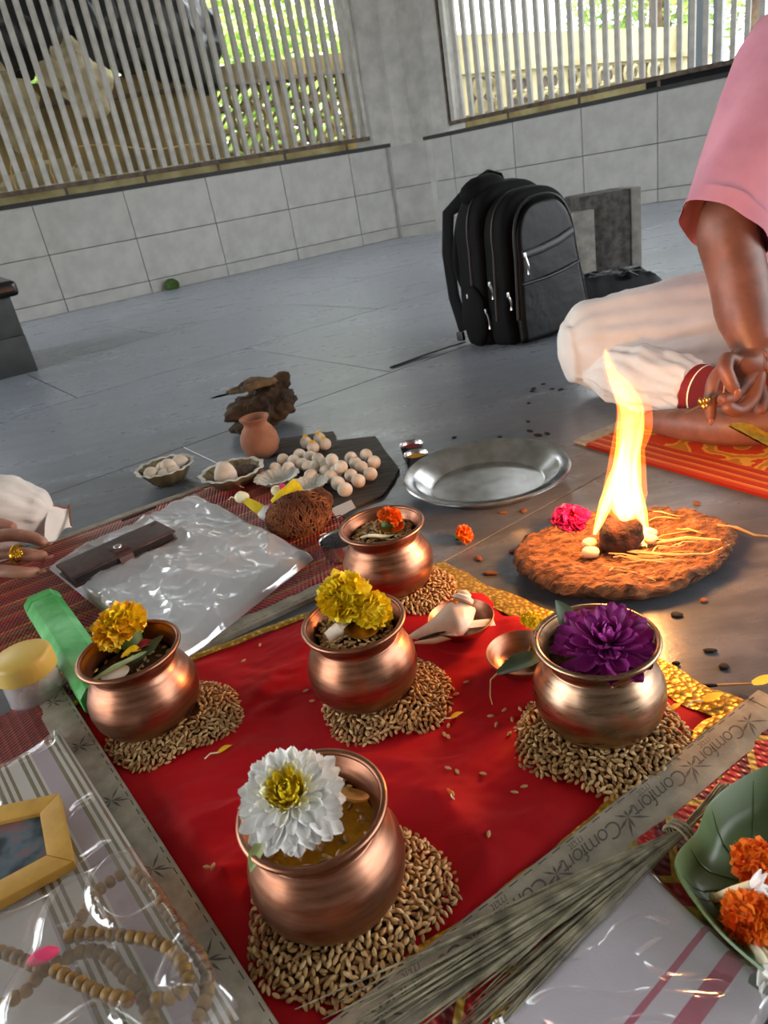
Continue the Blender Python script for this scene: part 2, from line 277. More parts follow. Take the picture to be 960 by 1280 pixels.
# ------------------------------------------------------------------ mesh helpers
class B:
    def __init__(s): s.v = []; s.f = []
    def add(s, vs, fs):
        o = len(s.v); s.v += [tuple(x) for x in vs]; s.f += [tuple(i+o for i in f) for f in fs]; return s
    def lathe(s, prof, n=36, c=(0, 0, 0), fn=None, cap=True):
        vs, fs = [], []
        for k, (r, z) in enumerate(prof):
            for i in range(n):
                a = 2*PI*i/n; rr, zz = (r, z) if fn is None else fn(r, z, a, k)
                vs.append((c[0]+rr*math.cos(a), c[1]+rr*math.sin(a), c[2]+zz))
        for k in range(len(prof)-1):
            for i in range(n):
                j = (i+1) % n; fs.append((k*n+i, k*n+j, (k+1)*n+j, (k+1)*n+i))
        if cap and prof[0][0] > 1e-5: fs.append(tuple(reversed(range(n))))
        if cap and prof[-1][0] > 1e-5: fs.append(tuple((len(prof)-1)*n+i for i in range(n)))
        return s.add(vs, fs)
    def loft(s, pts, rads, n=8, cap=True, up=(0, 0, 1), fn=None):
        """tube through pts; a radius is a number or (side, up)"""
        P = [Vector(p) for p in pts]; vs, fs = [], []
        U = Vector(up)
        for k, p in enumerate(P):
            t = (P[min(k+1, len(P)-1)]-P[max(k-1, 0)]).normalized()
            a = t.cross(U)
            if a.length < 1e-3: a = t.cross(Vector((1, .2, 0)))
            a.normalize(); bb = a.cross(t).normalized()
            r = rads[k] if isinstance(rads, (list, tuple)) else rads
            ra, rb = r if isinstance(r, (list, tuple)) else (r, r)
            for i in range(n):
                w = 2*PI*i/n; q = 1.0 if fn is None else fn(k, w)
                vs.append(p+a*math.cos(w)*ra*q+bb*math.sin(w)*rb*q)
        for k in range(len(P)-1):
            for i in range(n):
                j = (i+1) % n; fs.append((k*n+i, k*n+j, (k+1)*n+j, (k+1)*n+i))
        if cap:
            fs.append(tuple(reversed(range(n)))); fs.append(tuple((len(P)-1)*n+i for i in range(n)))
        return s.add(vs, fs)
    def box(s, c, d, mtx=None):
        q = [Vector((x*d[0]/2, y*d[1]/2, z*d[2]/2)) for x in (-1, 1) for y in (-1, 1) for z in (-1, 1)]
        if mtx: q = [mtx @ x for x in q]
        c = Vector(c)
        return s.add([c+x for x in q], [(0, 1, 3, 2), (4, 6, 7, 5), (0, 4, 5, 1), (2, 3, 7, 6), (0, 2, 6, 4), (1, 5, 7, 3)])
    def prism(s, pts, z0, z1):
        n = len(pts)
        vs = [(p[0], p[1], z0) for p in pts]+[(p[0], p[1], z1) for p in pts]
        fs = [tuple(reversed(range(n))), tuple(range(n, 2*n))]+[(i, (i+1) % n, n+(i+1) % n, n+i) for i in range(n)]
        return s.add(vs, fs)
    def grid(s, nu, nv, fn):
        vs = [fn(i/nu, j/nv) for j in range(nv+1) for i in range(nu+1)]
        fs = [(j*(nu+1)+i, j*(nu+1)+i+1, (j+1)*(nu+1)+i+1, (j+1)*(nu+1)+i) for j in range(nv) for i in range(nu)]
        return s.add(vs, fs)
    def blob(s, c, rad, amp=.1, freq=8, sub=3, seed=0, flat=None):
        bm = bmesh.new(); bmesh.ops.create_icosphere(bm, subdivisions=sub, radius=1)
        c = Vector(c); vs = []
        for v in bm.verts:
            d = v.co.normalized(); p = Vector((d.x*rad[0], d.y*rad[1], d.z*rad[2]))
            q = 1+amp*noise.fractal(p*freq+Vector((seed*3.7, seed*1.3, seed*7.1)), 1.0, 2.0, 4)
            p = p*q
            if flat is not None and p.z < flat: p.z = flat
            vs.append(c+p)
        fs = [tuple(v.index for v in f.verts) for f in bm.faces]; bm.free(); return s.add(vs, fs)
    def mesh(s, name='mesh', smooth=True, fix=True, bevel=0, seg=2, sharp=50):
        me = bpy.data.meshes.new(name); me.from_pydata([tuple(x) for x in s.v], [], s.f)
        bm = bmesh.new(); bm.from_mesh(me)
        if fix: bmesh.ops.recalc_face_normals(bm, faces=bm.faces)
        if bevel: bmesh.ops.bevel(bm, geom=[e for e in bm.edges if e.is_manifold and e.calc_face_angle(0) > .5], offset=bevel, segments=seg, profile=.6, affect='EDGES')
        bm.to_mesh(me); bm.free()
        if bevel and seg <= 3: sharp = min(sharp, 18)
        if smooth:
            for p in me.polygons: p.use_smooth = True
            try: me.set_sharp_from_angle(angle=math.radians(sharp))
            except Exception: pass
        me.update(); return me
def put(name, me, m=None, parent=None, loc=None, rot=None, kind=None, label=None):
    o = bpy.data.objects.new(name, me); COL.objects.link(o)
    if m is not None and not me.materials: me.materials.append(M[m])
    if parent: o.parent = parent
    if loc is not None: o.location = loc
    if rot is not None: o.rotation_euler = rot
    if kind: o['kind'] = kind
    if label: o['label'] = label
    return o
def part(name, b, m, parent, **k):
    mk = {q: k.pop(q) for q in ('smooth', 'fix', 'bevel', 'seg', 'sharp') if q in k}
    return put(name, b.mesh(name, **mk), m, parent, **k)
def tag(o, label, cat, group=None, kind=None):
    o['label'] = label; o['category'] = cat
    if group: o['group'] = group
    if kind: o['kind'] = kind
    return o
def thing(name, label, cat, loc=(0, 0, 0), rz=0, group=None, rot=None):
    o = bpy.data.objects.new(name, None); COL.objects.link(o); o.empty_display_size = .02
    o.location = loc; o.rotation_euler = rot if rot else (0, 0, rz); return tag(o, label, cat, group)
def single(name, b, m, label, cat, group=None, loc=None, rot=None, kind=None, **mk):
    return tag(put(name, b.mesh(name, **mk), m, None, loc, rot), label, cat, group, kind)
def structure(name, b, m, parent=None, **mk):
    o = put(name, b.mesh(name, **mk), m, parent)
    if parent is None: o['kind'] = 'structure'
    return o
def nz(x, y, z=0.0, f=1.0): return noise.fractal(Vector((x, y, z))*f, 1.0, 2.0, 4)
def bil(q, u, v): return (q[0]*(1-u)+q[1]*u)*(1-v)+(q[3]*(1-u)+q[2]*u)*v
def frame2(p0, p1):
    d = (p1-p0); d.z = 0; return math.atan2(d.y, d.x), d.length
def skin(name, verts, edges, rads, m, parent, root=0, sub=2, label=None):
    me = bpy.data.meshes.new(name); me.from_pydata([tuple(v) for v in verts], edges, []); o = bpy.data.objects.new(name, me); COL.objects.link(o)
    md = o.modifiers.new('s', 'SKIN'); md.use_smooth_shade = True
    sv = me.skin_vertices[0].data
    for i, r in enumerate(rads):
        sv[i].radius = r if isinstance(r, (tuple, list)) else (r, r); sv[i].use_root = (i == root)
    s2 = o.modifiers.new('d', 'SUBSURF'); s2.levels = sub; s2.render_levels = sub
    dg = bpy.context.evaluated_depsgraph_get(); dg.update()
    out = bpy.data.meshes.new_from_object(o.evaluated_get(dg)); out.name = name
    bpy.data.objects.remove(o); bpy.data.meshes.remove(me)
    for p in out.polygons: p.use_smooth = True
    return put(name, out, m, parent, label=label)

# ------------------------------------------------------------------ the setting
aL = Vector((-2.2028, 5.1677, 0)); dL = Vector((.89655, .44294, 0)); nL = Vector((-.44294, .89655, 0))
aR = Vector((1.9166, 5.7383, 0)); dR = Vector((math.cos(math.radians(-36)), math.sin(math.radians(-36)), 0)); nR = Vector((-dR.y, dR.x, 0))
def LW(s, n, z): return aL+dL*s+nL*n+Vector((0, 0, z))
def RW(s, n, z): return aR+dR*s+nR*n+Vector((0, 0, z))
WH_ = .715
# floor slabs, laid along the joint seen beside the steel plate
j0, j1 = gp(545, 708), gp(699, 623); ja = math.atan2(j1.y-j0.y, j1.x-j0.x)
jd = Vector((math.cos(ja), math.sin(ja), 0)); jn = Vector((-jd.y, jd.x, 0))
floor = structure('floor', B().box((0, 1.2, -.055), (16, 16, .05)), 'joint', smooth=False)
SW, SL = .9, 1.25
slab = B().box((0, 0, -.015), (SL-.0022, SW-.0022, .03)).mesh('floor_slab', bevel=.0012, seg=1); slab.materials.append(M['floor'])
for i in range(-7, 7):
    for j in range(-7, 9):
        c = j0+jd*((i+.5+(.5 if j % 2 else 0))*SL)+jn*((j+.5)*SW)
        if (c-Vector((.3, 1.6, 0))).length < 6.2: put('floor_slab', slab, None, floor, (c.x, c.y, 0), (0, 0, ja))

def tiled_wall(name, W, s0, s1, joints, length_out=0):
    core = B()
    def q(s, n, z): return W(s, n, z)
    vs = [q(s, n, z) for s in (s0, s1) for n in (.012, .16) for z in (-.03, WH_-.012)]
    core.add(vs, [(0, 1, 3, 2), (4, 6, 7, 5), (0, 4, 5, 1), (2, 3, 7, 6), (0, 2, 6, 4), (1, 5, 7, 3)])
    wall = structure(name, core, 'grout', smooth=False)
    edges = [s0]+[j for j in joints if s0 < j < s1]+[s1]
    a = math.atan2((W(1, 0, 0)-W(0, 0, 0)).y, (W(1, 0, 0)-W(0, 0, 0)).x)
    for z0, z1 in ((0, .09), (.09, .385), (.385, .702)):
        for e0, e1 in zip(edges[:-1], edges[1:]):
            g = .0022
            c = W((e0+e1)/2, .006+R.uniform(-.0012, .0012), (z0+z1)/2)
            me = B().box((0, 0, 0), (e1-e0-2*g, .014, z1-z0-2*g)).mesh('wall_tile', bevel=.0015, seg=1)
            put('wall_tile', me, 'tile', wall, c, (R.uniform(-.003, .003), 0, a))
    cp = B(); n0, n1 = -.006, .17
    vs = [W(s, n, z) for s in (s0, s1) for n in (n0, n1) for z in (WH_-.014, WH_+.014)]
    cp.add(vs, [(0, 1, 3, 2), (4, 6, 7, 5), (0, 4, 5, 1), (2, 3, 7, 6), (0, 2, 6, 4), (1, 5, 7, 3)])
    part('coping', cp, 'coping', wall, smooth=False)
    return wall
wall_left = tiled_wall('wall_left', LW, -2.2, 3.12, [.30+.605*k for k in range(-4, 5)])
wall_right = tiled_wall('wall_right', RW, -1.30, 4.2, [-.525+.528*k for k in range(-2, 9)])
# corner pilaster and the column on it
corner = Vector((.7167, 6.6101, 0))
p0, p1 = LW(3.085, -.045, 0), RW(-1.262, -.03, 0)
pil = structure('trim_1', B().prism([p0, p1, RW(-1.0, .2, 0), LW(2.9, .2, 0), LW(3.085, .02, 0)], 0, .70), 'tile', smooth=False)
for z in (.09, .385):
    part('tile_joint', B().loft([p0+Vector((0, -.0005, z)), p1+Vector((0, -.0005, z))], .0025, 4), 'grout', pil)
col_pts = [LW(2.975, .01, 0), LW(3.12, -.0, 0), LW(3.185, .01, 0), RW(-1.42, .03, 0), RW(-1.2, .0, 0), RW(-1.085, .03, 0), RW(-1.0, .18, 0), RW(-1.15, .36, 0), LW(3.05, .36, 0), LW(2.92, .2, 0)]
structure('trim_2', B().prism(col_pts, .70, 2.85), 'concrete', smooth=False)
# hidden sides of the pavilion: roof slab on columns, open except for the added wall behind the camera
ctr = Vector((-.1, 1.7, 0)); 
roofp = [ctr+Vector((6.3*math.cos(a), 6.3*math.sin(a), 0)) for a in [math.radians(63+60*k) for k in range(6)]]
structure('ceiling', B().prism(roofp, 2.85, 3.05), 'ceil', smooth=False)
for k, a in enumerate((123, 183, 243, 303, 3)):
    p = ctr+Vector((5.2*math.cos(math.radians(a)), 5.2*math.sin(math.radians(a)), 0))
    structure('trim_%d' % (k+3), B().lathe([(.16, 0), (.16, 2.85)], 20, p), 'concrete')
structure('wall_light_block', B().box((0, -2.7, 1.425), (9.5, .2, 2.85)), 'blockpale', smooth=False)  # unseen wall added to hold back light from behind the camera
structure('ground', B().box((0, 8, -.4), (60, 60, .05)), 'earth', smooth=False)

# iron fences: every bar its own part
def fence(name, label, W, s0, s1, z0, z1, n, bars, n_off, flip):
    t = thing(name, label, 'fence', W(s0, n_off, z0)); o = t.location
    a = math.atan2((W(1, 0, 0)-W(0, 0, 0)).y, (W(1, 0, 0)-W(0, 0, 0)).x); t.rotation_euler = (0, 0, a)
    Lh = s1-s0; hh = z1-z0
    part('bottom_rail', B().box((Lh/2, 0, .0), (Lh, .035, .028)), 'rust', t, smooth=False)
    part('top_rail', B().box((Lh/2, 0, hh), (Lh, .035, .028)), 'rust', t, smooth=False)
    me = B().box((0, 0, hh/2), (.032, .045, hh-.03)).mesh('bar', smooth=False); me.materials.append(M['fence'])
    for k in range(bars): put('bar', me, None, t, (Lh*(k+.5)/bars, 0, 0))
    x = Lh if flip else 0
    part('end_post', B().box((x, 0, hh/2), (.022, .04, hh)), 'rust', t, smooth=False)
    part('hook', B().loft([(x, 0, .42), (x+(.05 if flip else -.05), -.01, .425), (x+(.09 if flip else -.09), -.02, .44)], .006, 6), 'rust', t)
    k = .5
    while k < Lh:
        part('foot', B().box((k, 0, -.04), (.016, .016, .06)), 'rust', t, smooth=False); k += .55
    return t
fence('iron_fence', 'grey bar fence on the low wall left of the concrete column', LW, -1.6, 2.985, .79, 2.3, 0, 57, .06, True)
fence('iron_fence', 'grey bar fence on the low wall right of the concrete column', RW, -1.075, 3.6, .785, 2.3, 0, 58, .06, False)

# ------------------------------------------------------------------ outside, beyond the fences
def slabw(W, s0, s1, n0, n1, z0, z1):
    vs = [W(s, n, z) for s in (s0, s1) for n in (n0, n1) for z in (z0, z1)]
    return B().add(vs, [(0, 1, 3, 2), (4, 6, 7, 5), (0, 4, 5, 1), (2, 3, 7, 6), (0, 2, 6, 4), (1, 5, 7, 3)])
k1 = single('kerb', slabw(LW, -2, 3.3, .5, .75, -.4, .84), 'kerb', 'stained yellow kerb just behind the left fence', 'kerb', smooth=False)
k2 = single('kerb', slabw(RW, -1.4, .35, .5, .75, -.4, .84), 'kerb', 'stained yellow kerb just behind the right fence', 'kerb', smooth=False)
single('drain_cover', slabw(RW, .36, 3.0, .4, .7, .3, .80), 'blackbag', 'dark slab behind the right fence near the pink shirt', 'slab', smooth=False)
bw = thing('compound_wall', 'brown concrete wall behind the left fence', 'wall', LW(0, 1.9, -.4))
bw.rotation_euler = (0, 0, math.atan2(dL.y, dL.x))
GX0, GX1, GZ0, GZ1 = 2.38, 3.86, 1.34, 1.93
part('wall_body', B().box(((GX0-4.5)/2, .09, .96), (GX0+4.5, .18, 1.98)), 'brownwall', bw, smooth=False)
part('wall_body', B().box(((GX1+6)/2, .09, .96), (6-GX1, .18, 1.98)), 'brownwall', bw, smooth=False)
part('wall_body', B().box(((GX0+GX1)/2, .09, GZ0/2-.02), (GX1-GX0, .18, GZ0+.02)), 'brownwall', bw, smooth=False)
cope = B(); nn = 70; vs = []
for i in range(nn+1):
    x = -4.5+10.5*i/nn; zt = 2.09+.03*nz(x*3, 0, 0)
    vs += [(x, -.03, 1.94), (x, .21, 1.94), (x, .21, zt), (x, -.03, zt)]
cope.add(vs, [(4*i+q, 4*i+(q+1) % 4, 4*i+4+(q+1) % 4, 4*i+4+q) for i in range(nn) for q in range(4)]); part('wall_coping', cope, 'brownwall', bw, smooth=False)
part('ledge', B().box((.75, -.035, 1.925), (10.5, .05, .03)), 'rust', bw, smooth=False)
for bx in (2.75, 3.49):      # open-work blocks: rings and leaf ribs with daylight through them
    lat = part('lattice_block', B().box((bx+.37, .09, (GZ0+GZ1)/2), (.07, .16, GZ1-GZ0)), 'brownwall', bw, smooth=False)
    for i in range(4):
        for j in range(3):
            c = Vector((bx-.27+.18*i, .06, GZ0+.10+.195*j))
            part('lattice_ring', B().loft([c+Vector((.086*math.cos(w), 0, .094*math.sin(w))) for w in [2*PI*q/12 for q in range(13)]], .027, 5, up=(0, 1, 0)), 'brownwall', lat)
            part('lattice_rib', B().loft([c-Vector((.08, 0, .08)), c+Vector((.08, 0, .08))], .016, 5, up=(0, 1, 0)), 'brownwall', lat)
tp = B()
def tarpf(u, v):
    x = -1.6+4.02*u; w = v*2*PI
    r = .33*(.9+.25*math.sin(u*PI)); q = 1+.30*nz(x*3, math.cos(w)*1.3, math.sin(w)*1.3, 1.8)+.1*nz(x*9, math.cos(w)*4, math.sin(w)*4)
    if u in (0.0, 1.0): q = .05
    drop = .34*max(0, (u-.86)/.14)
    return Vector((x+.06*math.sin(w), -.32+r*.62*math.cos(w)*q, 2.58-.13*u-drop+r*1.12*math.sin(w)*q))
tp.grid(110, 44, tarpf); tpo = single('tarpaulin', tp, 'tarp', 'crumpled black tarpaulin heaped along the wall behind the left fence', 'tarpaulin', loc=bw.location, rot=bw.rotation_euler)
for i, (x, zc, rx, rz2, lab) in enumerate(((1.06, 1.60, .19, .26, 'dusty beige sack just below the tarpaulin behind the left fence'), (.50, 1.50, .19, .30, 'dusty beige sack at the far left behind the fence'))):
    single('sack', B().blob((0, 0, 0), (rx*1.15, .12, rz2), .6, 5, 4, 5+i), 'sack', lab, 'sack', loc=LW(x, 1.16+.16*i, zc), rot=(0, 0, .46))
single('dusty_heap', B().blob((0, 0, 0), (.75, .16, .80), .2, 3, 4, 9), 'earth', 'heap of earth under the sacks behind the left fence', 'heap', loc=LW(.6, 1.38, .25), rot=(0, 0, .46))
single('sagging_wire', B().loft([LW(.9+.12*k, 1.25, 1.12-.014*k+.02*math.sin(k*.9)) for k in range(11)], .004, 5), 'straw', 'thin pale wire sagging in front of the brown wall', 'wire')
# dry twigs at the far left
for k in range(9):
    p = LW(.1+.08*k, .95+.02*k, .72); q = LW(.05+.1*k+R.uniform(-.1, .1), 1.0+.02*k, 1.0+R.uniform(0, .3))
    single('twig', B().loft([p-Vector((0, 0, 1.1)), p, (p+q)/2+Vector((R.uniform(-.05, .05), 0, .05)), q], [.006, .006, .005, .002], 5), 'straw', 'pale dry twig at the far left behind the fence', 'twig', 'dry twigs behind the left fence')
wl0, wl1 = Vector((1.303, 7.327, 0)), Vector((4.482, 9.745, 0)); wa, wlen = frame2(wl0, wl1)
pw = thing('compound_wall', 'pale yellow concrete wall behind the right fence', 'wall', (wl0.x, wl0.y, -.4), wa)
part('wall_body', B().box((2, .09, .95), (6, .18, 1.92)), 'palewall', pw, smooth=False)
part('ledge', B().box((2, -.03, 1.62), (6, .06, .05)), 'palewall', pw, smooth=False)
for k in range(9):
    bx = -.6+.5*k
    lat = part('lattice_block', B().box((bx, -.005, 1.32), (.32, .02, .5)), 'rust', pw, smooth=False)
    for i in range(2):
        for j in range(3):
            c = (bx-.08+.16*i, -.02, 1.16+.16*j)
            part('lattice_ring', B().loft([Vector(c)+Vector((.068*math.cos(w), 0, .072*math.sin(w))) for w in [2*PI*q/10 for q in range(11)]], .022, 4, up=(0, 1, 0)), 'palewall', lat)
for i, (s_, w_) in enumerate(((.60, .13), (.745, .07))):
    single('blue_post', B().box((0, 0, 1.2), (w_, .08, 2.4)), 'bluepost', ('wide' if i == 0 else 'narrow')+' blue-grey post behind the right end of the fence', 'post', loc=RW(s_, 1.0, -.4), rot=(0, 0, -.63), smooth=False)
hs_ = thing('house', 'pale far house beyond the yellow wall at upper right', 'house', RW(8.5, 12, -.4)); hs_.rotation_euler = (0, 0, -.63)
part('house_wall', B().box((0, 0, 2.5), (6, 4, 5)), 'house', hs_, smooth=False)
for i in range(4):
    wn = part('window', B().box((-2.2+1.4*i, -2.01, 2.4), (.8, .06, 1.1)), 'rust', hs_, smooth=False)
    part('pane', B().box((-2.2+1.4*i, -2.04, 2.4), (.66, .03, .95)), 'blackbag', wn, smooth=False)
# trees: trunk and a crown of leaves
def tree(label, base, h, cr, n, seed):
    rr = random.Random(seed); t = thing('tree', label, 'tree', base, group='trees beyond the walls')
    part('trunk', B().loft([(0, 0, 0), (.06, 0, h*.4), (.0, .05, h*.8)], [.16, .12, .06], 9), 'bark', t)
    lv = B()
    for _ in range(n):
        d = Vector((rr.gauss(0, 1), rr.gauss(0, 1), rr.gauss(0, 1))).normalized()*(rr.random()**.4)
        p = Vector((d.x*cr, d.y*cr, h*.75+d.z*cr*.9)); s = rr.uniform(.05, .11)
        a = Vector((rr.gauss(0, 1), rr.gauss(0, 1), rr.gauss(0, 1))).normalized(); c = a.orthogonal().normalized()
        lv.add([p-a*s, p+c*s*.4, p+a*s, p-c*s*.4], [(0, 1, 2, 3)])
    part('foliage', lv, 'leafbright', t, fix=False, smooth=False, kind='stuff')
for i, (s_, n_, h, cr, lab) in enumerate(((.9, 4.2, 2.9, 1.35, 'bright leafy tree above the brown wall, nearest the tarpaulin'), (4.3, 4.8, 3.0, 1.6, 'bright leafy tree just left of the concrete column'), (3.2, 9.2, 4.4, 2.5, 'tall bright tree farthest behind the left fence'))):
    tree(lab, LW(s_, n_, -.4), h, cr, 5200, 11+i)
for i, (s_, n_, h, cr, lab) in enumerate(((-.9, 6.8, 3.6, 1.4, 'leafy tree just right of the concrete column'), (1.6, 8.2, 3.6, 1.5, 'leafy tree above the pale yellow wall'))):
    tree(lab, RW(s_, n_, -.4), h, cr, 3600, 31+i)
# trunk-like brown boards seen between the right bars
for i, s_ in enumerate((-.55, -.1, .5)):
    single('timber_post', B().loft([RW(s_, 4.6, -.4), RW(s_+.05, 4.6, 3.2)], [.09, .07], 8), 'bark', ['timber post nearest the column behind the yellow wall', 'middle timber post behind the yellow wall', 'timber post farthest right behind the yellow wall'][i], 'post')

# dark stone plinth at the left edge
g = gp(48, 463); pl = thing('stone_plinth', 'dark stone plinth with rounded black top slab at the left edge', 'plinth', g, math.atan2(dL.y, dL.x))
part('base_block', B().box((-.75, .35, .075), (1.5, .7, .15)), 'plinth', pl, bevel=.004)
part('upper_block', B().box((-.752, .352, .226), (1.5, .7, .15)), 'plinth', pl, bevel=.004)
part('top_slab', B().box((-.745, .35, .332), (1.56, .76, .06)), 'plinthtop', pl, bevel=.022, seg=5)
single('moss_clump', B().blob((0, 0, .03), (.055, .03, .05), .25, 12, 3, 3, flat=-.03), 'moss', 'small green moss clump at the foot of the left wall', 'moss', loc=gp(216, 362))

# ------------------------------------------------------------------ mats and cloths
def strip_print(t, x0, x1, y, step, text=True, big=.019, z=.0075, flip=True):
    """dashes, bamboo sprigs and the words along a binding strip (x along the strip, y across)"""
    ang = PI if flip else 0
    x = x0; k = 0
    while x < x1:
        if k % 2 == 0:
            sp = B()
            for a, l in ((.35, .016), (.95, .021), (1.25, .013), (2.35, .018), (3.6, .012), (5.4, .011), (4.4, .008)):
                c, s_ = math.cos(a), math.sin(a)
                sp.add([(x, y, z), (x+c*l*.5-s_*.0011, y+s_*l*.42+c*.0011, z), (x+c*l, y+s_*l*.85, z), (x+c*l*.5+s_*.0011, y+s_*l*.42-c*.0011, z)], [(0, 1, 2, 3)])
            part('bamboo_print', sp, 'print', t, fix=False, smooth=False, kind='stuff')
        elif text:
            for body, size, dx, dy in (('Comfort', big, 0, .0), ('mat', big*.55, .008, -.0085)):
                cu = bpy.data.curves.new('lettering', 'FONT'); cu.body = body; cu.size = size; cu.shear = .35; cu.align_x = 'CENTER'; cu.align_y = 'CENTER'; cu.space_character = .86; cu.offset = -.00012
                tmp = bpy.data.objects.new('lettering', cu); COL.objects.link(tmp); dg = bpy.context.evaluated_depsgraph_get(); dg.update()
                me = bpy.data.meshes.new_from_object(tmp.evaluated_get(dg)); me.name = 'lettering'; bpy.data.objects.remove(tmp)
                me.materials.clear()
                sg = -1 if flip else 1
                put('lettering', me, 'print', t, (x+sg*dx, y+sg*dy, z), (0, 0, ang))
        x += step; k += 1
def woven_mat(name, label, p0, p1, width, side, m, thick=.006, bindw=.036, group=None, other=(), z0=.0, text=True, step=.058):
    """p0->p1 is the bound edge; the mat spreads to one side of it"""
    a, Ln = frame2(p0, p1); t = thing(name, label, 'mat', (p0.x, p0.y, z0), a, group)
    sg = side
    part('woven_field', B().grid(40, 30, lambda u, v: Vector((Ln*u, sg*(.012+(width-.012)*v), thick+.0012*nz(u*9, v*9)))).grid(1, 1, lambda u, v: Vector((Ln*u, sg*width*v, .0005))), m, t, smooth=True)
    bd = B().grid(60, 4, lambda u, v: Vector((Ln*u, sg*(bindw*v), thick+.0012*math.sin(v*PI)+.0008*nz(u*14, v*2))))
    bd.grid(60, 2, lambda u, v: Vector((Ln*u, -sg*.001*v, thick*(1-v)+.0003)))
    part('binding', bd, 'bind', t, fix=False)
    st = B(); k = .004
    while k < Ln-.01:
        for yy in (.003,):
            st.add([(k, sg*yy, thick+.0022), (k+.008, sg*yy, thick+.0022), (k+.008, sg*(yy+.0009), thick+.0022), (k, sg*(yy+.0009), thick+.0022)], [(0, 1, 2, 3)])
        k += .014
    part('stitching', st, 'thread', t, fix=False, smooth=False, kind='stuff')
    for b2 in other:
        w = .016
        part('binding', B().box((Ln if b2 == 'end' else (0 if b2 == 'start' else Ln/2), sg*(width/2 if b2 != 'far' else width), thick), (w if b2 != 'far' else Ln, width if b2 != 'far' else w, .004)), 'bind', t, bevel=.0015)
    return t, a, Ln
# mat A, lower right. bound edge from the right end to the front
A1, A0 = gp(940, 884), gp(425, 1288); ext = (A0-A1).normalized()
tA, aA, LA = woven_mat('woven_mat', 'red and gold woven mat with printed taupe edge at lower right', A1, A1+ext*.72, .55, 1, 'mat_a', other=('start',), z0=.008)
strip_print(tA, .035, .62, .018, .0375, flip=False, z=.0095)
# mat B, lower left (edge from its far corner forward)
B0, B1 = gp(84, 872), gp(350, 1290); ext = (B1-B0).normalized()
tB, aB, LB = woven_mat('woven_mat', 'folded maroon mat with taupe edge under the striped cloth at lower left', B0, B0+ext*.57, .5, -1, 'mat_b', thick=.012, bindw=.034, z0=.006)
strip_print(tB, .03, .5, -.017, .05, text=False, z=.0155)
# mat C, upper left
C0, C1 = gp(205, 838), gp(455, 722); ext = (C1-C0).normalized()
tC, aC, LC = woven_mat('woven_mat', 'maroon striped mat under the clear packet at left', C0-ext*.165, C1+ext*.07, .53, 1, 'mat_c', bindw=.028, other=('far',))
part('stray_fringe', B().box((LC*.5, .541, .004), (LC, .006, .003)), 'straw', tC)
# mat D under the man at right
D0, D1 = gp(722, 556), gp(966, 626); ext = (D1-D0).normalized()
aD, LD = frame2(D0, D1); tD = thing('woven_mat', 'orange red mat with gold floral pattern under the man in pink', 'mat', (D0.x, D0.y, 0), aD)
part('woven_field', B().grid(40, 30, lambda u, v: Vector((.95*u, .75*v, .005+.001*nz(u*9, v*9)))).grid(1, 1, lambda u, v: Vector((.95*u, .75*v, .0005))), 'mat_d', tD)
part('binding', B().box((.004, .375, .004), (.03, .75, .006)), 'bind', tD, bevel=.0015)

# red velvet cloth
q = [gp(92, 886), gp(378, 1345), gp(928, 895), gp(545, 713)]
PF, PL_, PC, PB, PR = (-.0857, .366), (-.2773, .610), (-.0489, .5895), (-.0061, .7858), (.1577, .4902)
CALM = [(x+.01, y-.008, .092) for x, y in (PF, PL_, PC, PB, PR)]+[(*gp(578, 787, .012).xy, .045), (*gp(655, 832, .012).xy, .045)]
def cloth_z(p):
    """height of the wrinkled velvet; it lies flat where a heap or saucer presses it"""
    w = .5+.5*nz(p.x*5, p.y*5, 3)
    fold = .0085*nz(p.x*8+p.y*3, p.y*15-p.x*5, 1.0)+.0042*math.sin(p.x*22+p.y*44+6*nz(p.x*4, p.y*4, 8))*w+.0016*nz(p.x*22, p.y*44, 4)+.007*max(0, 1-2.2*abs(noise.noise(Vector((p.x*4.5+p.y*2, p.y*8-p.x*3, 5.5)))))**3
    z = max(0, .006+fold); c = 1.0
    for x, y, r in CALM: c = min(c, max(0, min(1, (math.hypot(p.x-x, p.y-y)-r*.82)/(r*.35))))
    return .004+.0035*(1-c)+z*c
def on_cloth(p):
    sgn = [(q[(i+1) % 4].x-q[i].x)*(p.y-q[i].y)-(q[(i+1) % 4].y-q[i].y)*(p.x-q[i].x) for i in range(4)]
    return all(x > 0 for x in sgn) or all(x < 0 for x in sgn)
def vel(u, v):
    p = bil(q, u, v); k = min(1, min(u, 1-u, v, 1-v)/.06)
    p.z = .004+(cloth_z(p)-.004)*k; return p
cloth = thing('red_cloth', 'red velvet cloth with gold border spread under the copper pots', 'cloth', (0, 0, 0))
part('velvet', B().grid(150, 150, vel), 'velvet', cloth, fix=False)
def trim(name, P0, P1, w, side):
    d = (P1-P0).normalized(); n = Vector((-d.y, d.x, 0))*side
    Ln = (P1-P0).length
    return part(name, B().grid(50, 4, lambda u, v: P0+d*Ln*u+n*(w*(v-.3)+.006*nz(u*7, 0, 4))+Vector((0, 0, .0085+.0018*math.sin(v*PI)+.0012*nz(u*20, v*3)))), 'gold', cloth, fix=False)
trim('gold_border', q[3], q[2], .036, -1); trim('gold_border', q[0], q[3], .012, -1); trim('gold_border', q[1], q[2], .014, 1)

